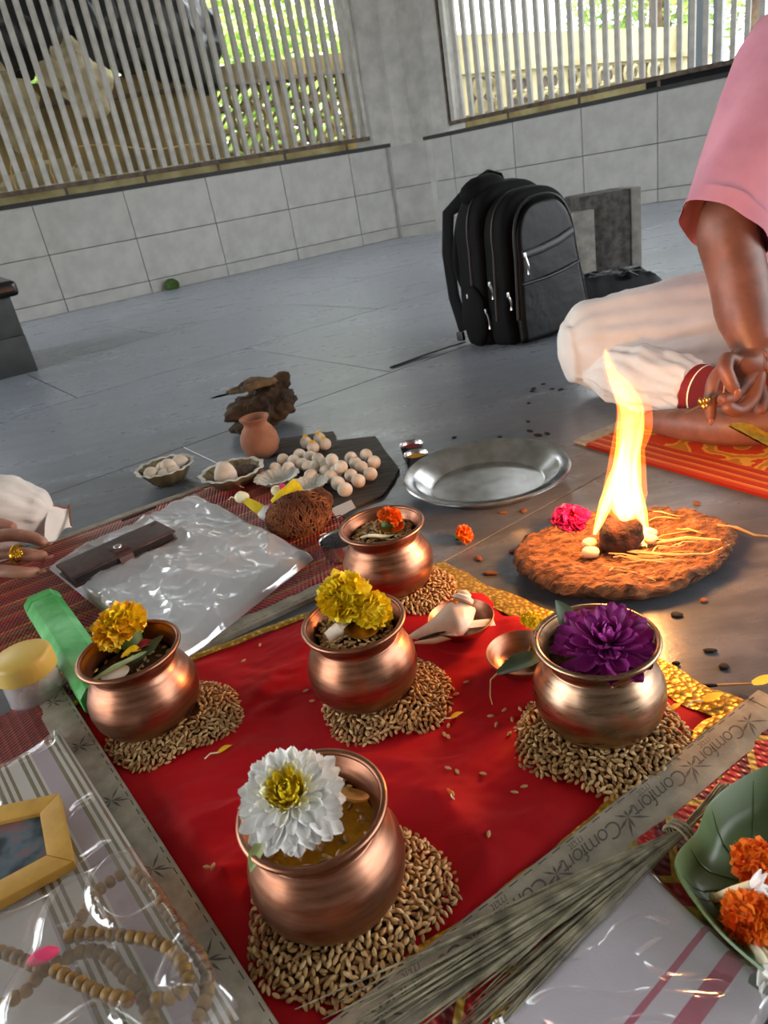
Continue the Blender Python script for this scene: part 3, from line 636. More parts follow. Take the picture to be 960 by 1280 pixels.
# ------------------------------------------------------------------ wheat heaps and copper pots
def grain_pts(n=5, k=7):
    prof = [(.12, -1), (.66, -.68), (1, -.1), (.86, .45), (.45, .85), (.1, 1)]
    vs, fs = [], []
    for (r, z) in prof:
        for i in range(k):
            w = 2*PI*i/k; vs.append(Vector((r*math.cos(w), z, r*math.sin(w)*.85)))
    for a in range(len(prof)-1):
        for i in range(k):
            j = (i+1) % k; fs.append((a*k+i, (a+1)*k+i, (a+1)*k+j, a*k+j))
    return vs, fs
GV, GF = grain_pts()
def tint(o, per, seed):
    rr = random.Random(seed); me = o.data; at = me.attributes.new('tint', 'FLOAT', 'POINT'); n = len(me.vertices); vals = [0.0]*n
    for i in range(0, n, per):
        x = rr.random()
        for j in range(i, min(n, i+per)): vals[j] = x
    at.data.foreach_set('value', vals)
def add_grain(b, p, yaw, pitch, ln=.0034, wd=.0016):
    m = Matrix.Rotation(yaw, 3, 'Z') @ Matrix.Rotation(pitch, 3, 'X')
    b.add([p+m @ Vector((v.x*wd, v.y*ln, v.z*wd)) for v in GV], GF)
def wheat_heap(label, c, rx, ry, rot, h, n, seed, skip=0.0):
    rr = random.Random(seed); b = B()
    ca, sa = math.cos(rot), math.sin(rot)
    def edge(w): return 1+.07*math.sin(3*w+seed)+.05*math.sin(5*w+2*seed)
    def hz(r): return h*(1-r**2.2)
    dome = B()
    prof = [(0, h*.9), (.35, hz(.35)*.9), (.6, hz(.6)*.88), (.8, hz(.8)*.85), (.93, .0006)]
    for layer, md in ((0, .0037), (1, .0046)):
        grid = {}; cs_ = md; made = 0
        for _ in range(n*6):
            w = rr.uniform(0, 2*PI); r = math.sqrt(rr.uniform(skip*skip, 1.0 if layer == 0 else .88))*edge(w)
            x, y = r*math.cos(w)*rx, r*math.sin(w)*ry
            ci, cj = int(x//cs_), int(y//cs_)
            if any((x-p[0])**2+(y-p[1])**2 < md*md for a in (-1, 0, 1) for b_ in (-1, 0, 1) for p in grid.get((ci+a, cj+b_), ())): continue
            grid.setdefault((ci, cj), []).append((x, y)); made += 1
            z = hz(min(1, r))*.94+.0013+(.0022+.0008*rr.random() if layer else .0005*rr.random())
            yaw = 3.4*nz(x*38+seed, y*38, layer*5.0)+rr.gauss(0, .35)
            slope = -2.2*h/((rx+ry)/2)*min(1, r)**1.2*math.cos(yaw+PI/2-w)
            add_grain(b, Vector((x*ca-y*sa, x*sa+y*ca, z)), yaw, math.atan(slope)+rr.gauss(0, .12), rr.uniform(.0029, .0036), rr.uniform(.0015, .0018))
            if made >= n: break
    o = single('wheat_heap', b, 'wheat', label, 'wheat', 'wheat heaps under the copper pots', loc=c, kind='stuff', fix=False, sharp=180); tint(o, len(GV), seed)
    vs, fs = [], []; k = 24
    for (r, z) in prof:
        for i in range(k):
            w = 2*PI*i/k; x, y = r*math.cos(w)*rx*edge(w)*.95, r*math.sin(w)*ry*edge(w)*.95
            vs.append((x*ca-y*sa, x*sa+y*ca, z-.001))
    for a in range(len(prof)-1):
        for i in range(k):
            j = (i+1) % k; fs.append((a*k+i, a*k+j, (a+1)*k+j, (a+1)*k+i))
    part('heap_core', B().add(vs, fs), 'wheatdark', o, kind='stuff')
    return o
POTPROF = [(0, -.05), (.46, -.05), (.66, .01), (.84, .15), (.955, .34), (1.0, .57), (.985, .76), (.90, .97), (.80, 1.11), (.742, 1.20), (.735, 1.27), (.77, 1.33), (.83, 1.40),
           (.875, 1.46), (.905, 1.50), (.91, 1.53), (.895, 1.555), (.865, 1.55), (.80, 1.46), (.735, 1.36), (.70, 1.28), (.70, 1.2), (.76, 1.1), (.86, .97), (.94, .78), (.95, .6), (.9, .4), (.75, .22), (.5, .08), (0, .06)]
def ring_prof(z, r, w): return [(r, z-w), (r+.012, z-w*.5), (r+.014, z), (r+.012, z+w*.5), (r, z+w)]
def pot(label, c, Rr, m='copper', tilt=(0, 0), z=.013):
    t = thing('copper_pot', label, 'pot', (c[0], c[1], z), rot=(tilt[0], tilt[1], 0), group='copper pots on the red cloth')
    body = part('pot_body', B().lathe([(r*Rr, zz*Rr) for r, zz in POTPROF[:15]]+[(r*Rr, zz*Rr) for r, zz in POTPROF[17:]], 56), m, t)
    part('rim', B().loft([(.885*Rr*math.cos(2*PI*i/56), .885*Rr*math.sin(2*PI*i/56), 1.525*Rr) for i in range(57)], [(.05*Rr, .046*Rr)]*57, 12, cap=False), m, t)
    for zz, r in ((1.2, .742),):
        part('neck_ring', B().loft([(r*Rr*math.cos(2*PI*i/56), r*Rr*math.sin(2*PI*i/56), zz*Rr) for i in range(57)], [.012*Rr]*57, 6, cap=False), m, t)
    return t
def filling(name, label, c, z, r, n, seed, matname='wheat', core='wheatdark'):
    rr = random.Random(seed); b = B()
    for i in range(n):
        w = rr.uniform(0, 2*PI); q_ = math.sqrt(rr.random())*r
        add_grain(b, Vector((q_*math.cos(w), q_*math.sin(w), .003+.003*rr.random()+.004*(1-(q_/r)**2))), rr.uniform(0, 2*PI), rr.gauss(0, .3))
    o = single(name, b, matname, label, 'grain', loc=(c[0], c[1], z), kind='stuff', fix=False, sharp=180); tint(o, len(GV), seed)
    part('grain_bed', B().lathe([(0, .003), (r*.7, .002), (r, 0), (r*.98, -.01), (0, -.012)], 28), core, o)
    return o
for lab, c, rr_, k in (('wheat heap under the front pot with the white flower', PF, (.078, .074), 1), ('wheat heap under the left pot beside the green box', PL_, (.070, .064), 2), ('wheat heap under the middle pot', PC, (.066, .068), 3),
                    ('wheat heap under the back pot near the steel plate', PB, (.062, .058), 4), ('wheat heap under the pot with the purple flower', PR, (.076, .076), 5)):
    off = {1: (.006, -.006), 2: (.022, -.008), 3: (.018, -.010), 4: (.020, -.012), 5: (-.002, -.013)}[k]
    wheat_heap(lab, (c[0]+off[0], c[1]+off[1], .0068), rr_[0], rr_[1], 0, .0135, 1700, k, .42)
pot('copper pot in front holding the white flower', PF, .0572)
pot('copper pot at left with yellow marigold hanging over its rim', PL_, .0561, tilt=(0, .0))
pot('copper pot in the middle of the red cloth with big yellow marigold', PC, .0557)
pot('copper pot at the back with small orange marigold', PB, .0572)
pot('brownish bronze pot at right holding the purple flower', PR, .0569, 'bronze')
zt = .013+1.26*.057
filling('wheat_grains', 'wheat grains filling the middle pot', PC, zt, .037, 260, 21)
filling('wheat_grains', 'wheat grains filling the back pot', PB, zt, .037, 260, 22)
filling('wheat_grains', 'brown grains and wet turmeric in the front pot', PF, zt-.006, .040, 90, 23, 'wheat', 'turmeric')
filling('wheat_grains', 'dark grains inside the left pot under a green stem', PL_, zt-.006, .038, 40, 24, 'wheat', 'wheatdark')
filling('wheat_grains', 'grains below the purple flower in the right pot', PR, zt-.006, .040, 80, 25)
# little brass lamps / coins lying on the grain
def coin(label, p, r=.014, tilt=(.1, .1)):
    single('brass_coin', B().lathe([(0, 0), (r*.7, 0), (r, .002), (r*1.02, .0035), (r*.95, .0035), (r*.7, .002), (0, .0018)], 24), 'brass', label, 'coin', 'brass coins in the pots', loc=p, rot=(tilt[0], tilt[1], 0))
coin('round brass coin beside the yellow marigold in the middle pot', (PC[0]+.008, PC[1]-.012, zt+.010), .017)
coin('round brass coin below the orange marigold in the back pot', (PB[0]+.012, PB[1]-.002, zt+.010), .016)
coin('round brass coin beside the white flower in the front pot', (PF[0]+.026, PF[1]+.004, zt+.012), .013, (-.5, .4))
# pale twisted roots
single('turmeric_root', B().loft([(PC[0]-.026, PC[1]-.012, zt+.008), (PC[0]-.014, PC[1]-.010, zt+.013), (PC[0]-.004, PC[1]-.002, zt+.012)], [.006, .008, .003], 10), 'shell', 'pale peeled root in the middle pot', 'root')
single('pale_leaf', B().grid(10, 3, lambda u, v: Vector((PB[0]-.03+.045*u, PB[1]-.014-.006*math.sin(u*3)+.008*(v-.5)*math.sin(u*PI), zt+.011+.003*math.sin(u*5)))).grid(10, 3, lambda u, v: Vector((PB[0]-.03+.045*u, PB[1]-.014-.006*math.sin(u*3)+.008*(v-.5)*math.sin(u*PI), zt+.010+.003*math.sin(u*5)))), 'cream', 'pale dried leaf on the grain in the back pot', 'leaf')

# ------------------------------------------------------------------ flowers
def pompon(name, label, c, r, m, n, seed, squash=.8, stem=None, cat='flower', group=None, rot=None, scale_p=1.0, calyx=True):
    """marigold: hundreds of short ruffled florets over a dome"""
    rr = random.Random(seed); t = thing(name, label, cat, c, group=group, rot=rot)
    b = B(); ga = PI*(3-math.sqrt(5))
    b.blob((0, 0, 0), (r*.72, r*.72, r*.72*squash), .1, 30, 2, seed)
    for i in range(n):
        z = 1-1.75*(i+.5)/n; q_ = math.sqrt(max(0, 1-z*z)); w = ga*i
        d = Vector((q_*math.cos(w), q_*math.sin(w), z*squash)); dn = Vector((q_*math.cos(w), q_*math.sin(w), z)).normalized()
        rad = r*rr.uniform(.82, 1.04)*(1+.12*nz(d.x*2, d.y*2, seed))
        base_, tip = d*r*.62, d*rad
        side = dn.cross(Vector((rr.gauss(0, 1), rr.gauss(0, 1), rr.gauss(0, 1)))).normalized()
        upv = dn.cross(side)*rr.uniform(-.16, .16)*r
        w2 = r*.16*scale_p*rr.uniform(.8, 1.25)
        b.add([base_-side*w2*.4, tip*.9-side*w2+upv, tip+upv*1.6+dn*r*.03, tip*.9+side*w2+upv, base_+side*w2*.4], [(0, 1, 2), (0, 2, 4), (4, 2, 3)])
    part('florets', b, m, t, fix=False, smooth=False, kind='stuff')
    if calyx: part('calyx', B().lathe([(0, -r*1.25), (r*.25, -r*1.2), (r*.36, -r*.8), (r*.5, -r*.5), (0, -r*.4)], 12), 'green', t)
    return t
zr = .013+1.54*.057
pompon('marigold', 'yellow marigold hanging over the left pot rim', (PL_[0]-.010, PL_[1]+.022, zr+.014), .029, 'yellow', 420, 1, .8, rot=(-.3, -.5, 0), group='marigolds')
mg = pompon('marigold', 'big lemon yellow marigold in the middle pot', (PC[0]-.004, PC[1]+.012, zr+.018), .028, 'lemon', 420, 2, .95, rot=(-.15, .1, 0), group='marigolds')
part('florets', B(), None, mg) if False else None
b2 = B(); rr = random.Random(5)
b2.blob((0, 0, 0), (.016, .016, .013), .1, 30, 2, 4)
for i in range(200):
    z = 1-1.75*(i+.5)/200; q_ = math.sqrt(max(0, 1-z*z)); w = PI*(3-math.sqrt(5))*i
    d = Vector((q_*math.cos(w), q_*math.sin(w), z)); s_ = d.cross(Vector((rr.gauss(0, 1), rr.gauss(0, 1), rr.gauss(0, 1)))).normalized(); tip = d*.021*rr.uniform(.85, 1.05)
    b2.add([d*.013-s_*.002, tip*.9-s_*.0035, tip, tip*.9+s_*.0035, d*.013+s_*.002], [(0, 1, 2), (0, 2, 4), (4, 2, 3)])
part('florets', b2, 'lemon', mg, loc=(.026, -.012, -.012), fix=False, smooth=False, kind='stuff')
pompon('marigold', 'small orange marigold lying in the back pot', (PB[0]+.012, PB[1]+.008, zr+.004), .0165, 'orange', 300, 3, .8, rot=(-.5, .7, 0), group='marigolds')
g = gp(582, 678); pompon('marigold', 'orange marigold lying on the dark floor below the steel plate', (g.x, g.y, .014), .0145, 'orange', 280, 4, .7, rot=(.5, .9, 0), group='marigolds')
g = gp(717, 652, .028); pompon('pink_flower', 'bright pink flower on the far edge of the burning cake', (g.x-.002, g.y+.004, .030), .026, 'pink', 260, 6, .75, scale_p=1.5, calyx=False)

def petal_mesh(name, ln, wd, cup, m, tipw=.5):
    b = B()
    def fn(u, v):
        w = wd*min(1, .38+1.05*u)*(1 if u < .72 else math.sqrt(max(.03, 1-((u-.72)/.28)**2.2)))
        x = (v-.5)*w
        return Vector((x, ln*u, cup*ln*(u*u)+abs(v-.5)**2*wd*1.0))
    b.grid(4, 9, lambda u, v: fn(v, u)); me = b.mesh(name, fix=False, sharp=180); me.materials.append(M[m]); return me
def daisy(name, label, c, rings, meshes, rot, centre=None, seed=1):
    rr = random.Random(seed); t = thing(name, label, 'flower', c, rot=rot)
    for (n, pitch, rad, zz, sc_, mi) in rings:
        for i in range(n):
            w = 2*PI*(i+rr.uniform(-.25, .25))/n+rr.random()*.1
            o = put('petal', meshes[mi], None, t, (rad*math.cos(w), rad*math.sin(w), zz), None)
            p = pitch+rr.gauss(0, .09)
            o.rotation_euler = Matrix((Matrix.Rotation(w-PI/2, 3, 'Z') @ Matrix.Rotation(p, 3, 'X') @ Matrix.Rotation(rr.gauss(0, .2), 3, 'Y'))).to_euler()
            k = sc_*rr.uniform(.88, 1.1); o.scale = (k, k, k)
    if centre: part('flower_centre', centre, 'lemon', t, kind='stuff')
    return t
pw1 = petal_mesh('petal', .0275, .0092, .10, 'white'); pw2 = petal_mesh('petal', .022, .009, .2, 'cream'); pw3 = petal_mesh('petal', .011, .0042, .3, 'lemon')
ctr_ = B().blob((0, 0, .007), (.009, .009, .007), .2, 60, 2, 3)
daisy('white_chrysanthemum', 'white chrysanthemum with yellow heart resting on the front pot rim', (PF[0]-.010, PF[1]-.008, zr+.018),
      [(24, -.35, .005, -.004, 1.15, 0), (26, -.12, .005, -.001, 1.12, 0), (24, .10, .005, .002, 1.05, 0), (20, .32, .005, .004, .92, 0), (16, .52, .005, .005, .74, 0), (18, .62, .005, .007, .78, 1), (22, .72, .006, .008, 1.15, 2), (18, .95, .005, .008, 1.15, 2), (14, 1.2, .003, .008, 1.1, 2)],
      [pw1, pw2, pw3], (.38, -.12, .3), ctr_, 3)
pp1 = petal_mesh('petal', .030, .011, .2, 'purple', .8); pp2 = petal_mesh('petal', .02, .008, .4, 'purple', .8)
daisy('purple_chrysanthemum', 'deep purple chrysanthemum sitting in the right pot', (PR[0]+.006, PR[1]-.010, zr-.002),
      [(22, -.18, .006, -.002, 1.2, 0), (20, .05, .006, .0, 1.15, 0), (18, .28, .005, .003, 1.0, 0), (16, .52, .004, .005, .85, 0), (13, .8, .003, .006, .95, 1), (10, 1.1, .002, .007, .9, 1)], [pp1, pp2], (.18, -.05, 0), None, 4)
def leaf(name, label, pts, w, m, up=(0, 0, 1), parent=None, fold=.25, cat='leaf'):
    P = [Vector(p) for p in pts]; n = len(P)-1; b = B(); U = Vector(up)
    def fn(u, v):
        k = min(n-1e-6, u*n); i = int(k); p = P[i].lerp(P[i+1], k-i); t = (P[i+1]-P[i]).normalized(); s = t.cross(U).normalized()
        ww = w*math.sin(PI*min(1, u*.93+.06))**.8; x = (v-.5)*2
        return p+s*x*ww+U*abs(x)*ww*fold
    b.grid(12, 4, fn); b.grid(12, 4, lambda u, v: fn(u, v)-U*.0006)
    if parent: return part(name, b, m, parent, fix=False)
    return single(name, b, m, label, cat, fix=False)
leaf('small_leaf', 'green leaf standing up at the back of the right pot', [(PR[0]-.012, PR[1]+.028, zr-.02), (PR[0]-.016, PR[1]+.032, zr+.004), (PR[0]-.022, PR[1]+.038, zr+.020)], .010, 'green', up=(.5, -.8, .2))
leaf('small_leaf', 'small green leaf tip under the white chrysanthemum', [(PF[0]-.03, PF[1]-.022, zr+.004), (PF[0]-.036, PF[1]-.034, zr+.002), (PF[0]-.040, PF[1]-.042, zr-.003)], .005, 'paleleaf')
st = thing('betel_sprig', 'pale green stem with red and yellow petals lying in the left pot', 'stem', (PL_[0], PL_[1], zr-.012))
part('stem', B().loft([(-.034, -.022, -.004), (-.012, -.016, .004), (.012, -.006, .006), (.024, .0, .004)], [.0028, .0026, .0024, .002], 7), 'paleleaf', st)
leaf('red_petal', None, [(.0, .0, .006), (.014, .006, .010), (.026, .010, .008)], .007, 'kumkum', parent=st)
leaf('yellow_petal', None, [(-.008, -.004, .006), (.004, .0, .010), (.012, .0, .008)], .006, 'yellow', parent=st)
leaf('dark_leaf', None, [(.004, -.012, .002), (.022, -.002, .008), (.034, .010, .014)], .008, 'darkgreen', parent=st)
single('water_glint', B().lathe([(0, 0), (.014, 0), (.013, .001), (0, .0012)], 20), 'shell', 'pale disc standing in for a water glint in the left pot', 'glint disc', loc=(PL_[0]-.012, PL_[1]-.020, zt+.003))  # glint on water modelled as a thin pale disc

# loose grains and petals on the cloth
loose = B(); add_grain(loose, Vector((0, 0, 0)), 0, 0); lm = loose.mesh('wheat_grain', fix=False); lm.materials.append(M['wheat']); la = lm.attributes.new('tint', 'FLOAT', 'POINT'); la.data.foreach_set('value', [.6]*len(lm.vertices))
for i, (px, py) in enumerate([(270, 1093), (567, 1000), (561, 965), (572, 968), (555, 915), (560, 918), (640, 898), (637, 920), (643, 991), (655, 983), (568, 1127), (604, 968), (583, 852), (566, 860), (570, 867), (557, 870), (390, 875), (382, 862), (324, 803), (303, 822), (855, 925), (850, 918), (848, 932), (613, 893), (570, 893), (630, 885), (650, 885), (656, 890), (318, 1180), (325, 1190), (262, 1093), (560, 905), (612, 1050), (620, 905)]):
    p = gp(px, py, .010); p.z = (cloth_z(p) if on_cloth(p) else .006)+.0014; o = put('wheat_grain', lm, None, None, p, (0, 0, R.uniform(0, 6.3)))
    tag(o, 'single wheat grain lying loose on the red cloth', 'grain', 'loose wheat grains on the red cloth')
def petalbit(label, px, py, rz, m='lemon', k=1.0):
    p = gp(px, py, .012); p.z = cloth_z(p)+.002 if on_cloth(p) and label.find('saucer') < 0 and label.find('figure') < 0 and label.find('border') < 0 else .013; t = thing('fallen_petal', label, 'petal', p, rz, 'fallen petals')
    part('petal_blade', B().grid(6, 3, lambda u, v: Vector((.016*k*u, (v-.5)*.006*k*math.sin(PI*min(1, u+.15)), .002*math.sin(u*PI)))), m, t, fix=False)
    part('petal_stalk', B().loft([(0, 0, 0), (-.006*k, .002*k, .001), (-.012*k, 0, 0)], .0007, 5), 'cream', t)
petalbit('yellow petal on the red cloth below the left pot', 272, 940, .4, 'yellow', 1.1)
petalbit('yellow petal on the red cloth right of the middle pot', 563, 895, .3, 'yellow')
petalbit('yellow petal at the right pot beside the gold border', 838, 888, .3, 'lemon', .9)
petalbit('orange petal on the red cloth between middle and right pot', 565, 1000, 1.9, 'orange', .5)
petalbit('crushed yellow petal lying on the gold border at right', 880, 877, .2, 'lemon', 1.5)
t = thing('burnt_wick', 'yellow flower with black burnt tip on the floor at the right edge', 'flower', gp(940, 858, .004), -.25)
part('stalk', B().loft([(-.03, 0, .002), (-.012, .001, .002), (.004, 0, .003)], [.0014, .0012, .001], 6), 'straw', t); part('burnt_tip', B().blob((-.036, 0, .002), (.008, .0025, .002), .2, 60, 2, 1), 'ash', t)
part('petal_blade', B().grid(6, 3, lambda u, v: Vector((.02*u, (v-.5)*.012*math.sin(PI*min(1, u*.8+.15)), .004+.008*u))), 'lemon', t, fix=False)
part('petal_blade', B().grid(6, 3, lambda u, v: Vector((.012+.02*u, -.008+(v-.5)*.012*math.sin(PI*min(1, u*.8+.15)), .003+.003*u))), 'lemon', t, fix=False)

# ------------------------------------------------------------------ copper saucers
def saucer(label, c, r):
    return single('copper_saucer', B().lathe([(0, .001), (r*.55, .001), (r*.72, .004), (r*.9, .013), (r, .018), (r*1.01, .0195), (r*.985, .020), (r*.88, .0145), (r*.7, .0055), (r*.53, .0028), (0, .0025)], 48), 'copper', label, 'saucer', 'copper saucers on the red cloth', loc=c)
s1 = gp(578, 787, .012); saucer('copper saucer holding the cream conch behind the middle pot', (s1.x, s1.y, .010), .037)
s2 = gp(655, 832, .012); saucer('copper saucer with yellow flower and dark leaf left of the right pot', (s2.x, s2.y, .010), .037)
# conch: swollen whorl drawn out to a long canal, with a dark lip
cs = thing('conch_shell', 'cream conch shell resting in the copper saucer', 'shell', (s1.x-.008, s1.y, .016), .15)
def conch(u, v):
    w = v*2*PI; x = .026-.082*u
    prof = [(0, .002), (.08, .010), (.2, .019), (.34, .022), (.5, .0165), (.68, .010), (.85, .006), (1, .0015)]
    for (a, ra), (c_, rc) in zip(prof[:-1], prof[1:]):
        if a <= u <= c_: r = ra+(rc-ra)*(u-a)/(c_-a); break
    r *= 1+.12*math.cos(w-2.2)*math.sin(u*PI)
    return Vector((x, -.006*math.sin(u*3)+r*math.cos(w)*1.05, .017+r*math.sin(w)*.85-.012*u))
part('whorl', B().grid(28, 20, conch), 'shell', cs)
part('spire', B().lathe([(.012, 0), (.012, .004), (.008, .006), (.0075, .009), (.004, .011), (0, .013)], 16), 'shell', cs, loc=(.014, .004, .030), rot=(-.5, .7, 0))
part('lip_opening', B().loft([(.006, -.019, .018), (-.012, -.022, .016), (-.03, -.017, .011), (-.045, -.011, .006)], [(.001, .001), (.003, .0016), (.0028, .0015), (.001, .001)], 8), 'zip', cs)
part('lip_flange', B().loft([(.014, -.018, .012), (-.010, -.026, .010), (-.03, -.021, .006), (-.05, -.011, .003)], [.002, .004, .0035, .0015], 8), 'shell', cs)
part('spot', B().blob((0, 0, 0), (.003, .003, .001), .1, 50, 2, 1), 'orange', cs, loc=(.004, -.004, .036))
part('folded_flap', B().grid(8, 4, lambda u, v: Vector((.01+.03*u, -.024+.018*v, .012-.006*u+.004*math.sin(v*4)))), 'shell', cs, fix=False)
# saucer 2 contents
lf = thing('betel_leaf', 'dark green leaf with thin stalk hanging over the copper saucer', 'leaf', (s2.x-.004, s2.y-.022, .031), .12)
leaf('leaf_blade', None, [(-.028, 0, -.002), (-.01, -.002, .003), (.01, 0, .004), (.028, .004, .002)], .012, 'darkgreen', parent=lf)
part('leaf_stalk', B().loft([(-.028, 0, -.002), (-.036, -.002, -.006), (-.041, -.012, -.016), (-.042, -.02, -.020)], [.0009, .0008, .0006, .0004], 6), 'straw', lf)
fl = thing('brass_figure', 'small brass figure with yellow petals standing in the copper saucer', 'figurine', (s2.x+.018, s2.y+.002, .013))
part('figure_body', B().lathe([(0, 0), (.010, 0), (.011, .004), (.007, .008), (.008, .016), (.0095, .021), (.0055, .027), (.004, .029), (.0055, .033), (.005, .037), (0, .040)], 16), 'brass', fl)
part('figure_arm', B().loft([(.008, 0, .020), (.013, -.004, .014), (.008, -.008, .010)], .0022, 7), 'brass', fl); part('figure_arm', B().loft([(-.008, 0, .020), (-.013, -.004, .014), (-.008, -.008, .010)], .0022, 7), 'brass', fl)
pompon('marigold', 'yellow marigold head on the brass figure beside the right pot', (s2.x+.014, s2.y+.006, .060), .013, 'lemon', 200, 9, .75, rot=(-.3, .5, 0), calyx=False, group='marigolds')
for i in range(4):
    petalbit(['yellow petal lying deep in the right copper saucer', 'yellow petal nearest the dark leaf in the saucer', 'yellow petal under the brass figure', 'yellow petal at the saucer rim by the right pot'][i], 640+9*i, 826+(i % 2)*6, i*1.2, 'yellow', .8)

# ------------------------------------------------------------------ steel plate, cups
g = gp(608, 598, .012); Rp = .134
sp = thing('steel_plate', 'large round stainless steel plate on the dark floor', 'plate', (g.x, g.y, 0))
part('plate_body', B().lathe([(0, .001), (.094, .001), (.097, .003), (.118, .024), (.121, .026), (Rp, .028), (Rp+.002, .0265), (Rp+.002, .0285), (Rp, .0305), (.1205, .0285), (.116, .026), (.0955, .0058), (.092, .0035), (0, .0032)], 72), 'steel', sp, sharp=22)
part('pressed_ring', B().lathe([(.091, .0035), (.092, .0045), (.094, .0045), (.095, .0052)], 72, cap=False), 'steel', sp)
for px, py, m, lab in ((518, 577, 'kumkum', 'small metal cup of red powder behind the other cup'), (524, 590, 'turmeric', 'small metal cup of yellow turmeric beside the steel plate')):
    g = gp(px, py, 0); t = thing('powder_cup', lab, 'cup', (g.x, g.y+.012, 0), group='powder cups')
    part('cup_body', B().lathe([(0, 0), (.017, 0), (.0185, .004), (.0215, .030), (.0225, .032), (.021, .031), (.018, .006), (0, .005)], 32), 'steel', t)
    part('powder', B().lathe([(0, .026), (.012, .0255), (.0205, .024)], 28, cap=False), m, t)

# ------------------------------------------------------------------ the fire on its dung cake
fc = gp(787, 694, .02); FR = .135
fz = .026
cake = thing('dung_cake', 'round fibrous brown dung cake with straw under the flame', 'fuel cake', (fc.x, .765, 0)); cake.scale = (1, .74, 1)
def cakef(r, z, a, k):
    e = 1+.06*nz(math.cos(a)*2.2, math.sin(a)*2.2, 7)+.02*math.sin(3*a+.6)+.02*math.sin(7*a+1)+.03*nz(math.cos(a)*9, math.sin(a)*9, z*60)+.03*nz(math.cos(a)*3, math.sin(a)*3, z*20)
    x, y = r*math.cos(a), r*math.sin(a)
    return r*e, z+(.006*nz(x*24, y*30, 2.2)+.006*abs(nz(x*50+y*25, y*110-x*40, 5)) if k > 3 else 0)
prof = [(0, .001), (.06, .001), (.112, .002), (.127, .007), (.134, .014), (.130, .020)]+[(.130*(1-i/40), .0225+.003*math.sin(i*.2)) for i in range(1, 40)]+[(0, .022)]
part('cake_body', B().lathe(prof, 180, fn=cakef), 'dung', cake)
rr = random.Random(12)
for i in range(20):
    a = rr.uniform(-2.2, .9); r0 = rr.uniform(.02, .10); p = Vector((r0*math.cos(a), r0*math.sin(a), .027)); d = rr.uniform(-.9, .5); ln = rr.uniform(.02, .075)
    q2 = [p+Vector((math.cos(d)*ln*k/4, math.sin(d)*ln*k/4+.004*math.sin(k*1.7+i), .003+.002*math.sin(k+i)-(.0006*k*k if (p+Vector((math.cos(d)*ln, math.sin(d)*ln, 0))).length > .12 else 0))) for k in range(5)]
    part('straw', B().loft(q2, [.0009, .0011, .001, .0008, .0004], 5), 'straw', cake)
part('straw', B().loft([(.12, .0, .026), (.14, -.01, .022), (.16, -.018, .010), (.185, -.018, .003)], [.002, .0024, .0022, .001], 6), 'straw', cake)
part('straw', B().loft([(.03, -.025, .028), (.07, -.032, .030), (.105, -.050, .026)], [.002, .0028, .0022], 6), 'straw', cake)
part('straw', B().loft([(.0, -.04, .028), (.04, -.068, .027), (.08, -.082, .025), (.11, -.066, .026)], [.0012, .002, .002, .001], 6), 'straw', cake)
b = B()
for i in range(1500):
    a = rr.uniform(0, 2*PI); r0 = math.sqrt(rr.random())*.128; p = Vector((r0*math.cos(a), r0*math.sin(a), .0245+.003*rr.random())); d = rr.gauss(-.35, .8); ln = rr.uniform(.005, .018)
    e = Vector((math.cos(d), math.sin(d), rr.gauss(0, .25))); s_ = Vector((-e.y, e.x, 0))*.00028
    b.add([p-s_, p+e*ln-s_*.5, p+e*ln+s_*.5, p+s_], [(0, 1, 2, 3)])
part('fine_fibres', b, 'strawdim', cake, fix=False, smooth=False, kind='stuff')
lumpc = gp(778, 668, .05)
lump = single('smouldering_lump', B().blob((0, 0, .016), (.027, .024, .024), .22, 28, 4, 8, flat=-.016), 'coal', 'charred round lump burning at the heart of the cake', 'ember', loc=(fc.x-.006, fc.y+.012, fz))
LP = Vector((fc.x-.006, fc.y+.012, fz))
for i, (dx, dy, s_, lab) in enumerate(((-.036, .012, .010, 'pale camphor piece left of the burning lump, farther one'), (-.041, -.010, .011, 'pale camphor piece left of the burning lump, nearer one'), (.035, .010, .014, 'larger pale camphor piece right of the burning lump'), (.034, -.006, .009, 'small pale camphor piece right of the burning lump'))):
    single('camphor_piece', B().blob((0, 0, 0), (s_, s_*.8, s_*.7), .3, 60, 2, i), 'camphor', lab, 'camphor', 'camphor pieces', loc=(LP.x+dx, LP.y+dy, fz+.007))
# flame: nested glowing tongues that add their light
def flame_mat(name, stops, strength):
    m, nt, N, L, b_ = new_mat(name); N.remove(b_)
    tc = N.new('ShaderNodeTexCoord'); s_ = N.new('ShaderNodeSeparateXYZ'); L.new(tc.outputs['Object'], s_.inputs[0])
    e = N.new('ShaderNodeEmission'); L.new(ramp(nt, mth(nt, 'MULTIPLY', s_.outputs['Z'], 1/.21), stops), e.inputs[0]); e.inputs[1].default_value = strength
    t = N.new('ShaderNodeBsdfTransparent'); a = N.new('ShaderNodeAddShader'); L.new(e.outputs[0], a.inputs[0]); L.new(t.outputs[0], a.inputs[1]); L.new(a.outputs[0], N['Material Output'].inputs[0]); return m
M['flame1'] = flame_mat('flame_outer', [(0, (1, .30, .03, 1)), (.5, (1, .22, .02, 1)), (.8, (1, .12, .01, 1)), (1, (1, .10, .01, 1))], .28)
M['flame2'] = flame_mat('flame_mid', [(0, (1, .50, .10, 1)), (.5, (1, .40, .06, 1)), (.85, (1, .2, .02, 1)), (1, (1, .2, .02, 1))], .62)
M['flame3'] = flame_mat('flame_core', [(0, (1, .75, .32, 1)), (.45, (1, .65, .22, 1)), (.8, (1, .35, .05, 1)), (1, (1, .3, .04, 1))], .5)
flame = thing('flame', 'tall yellow orange flame rising from the dung cake', 'flame', LP)
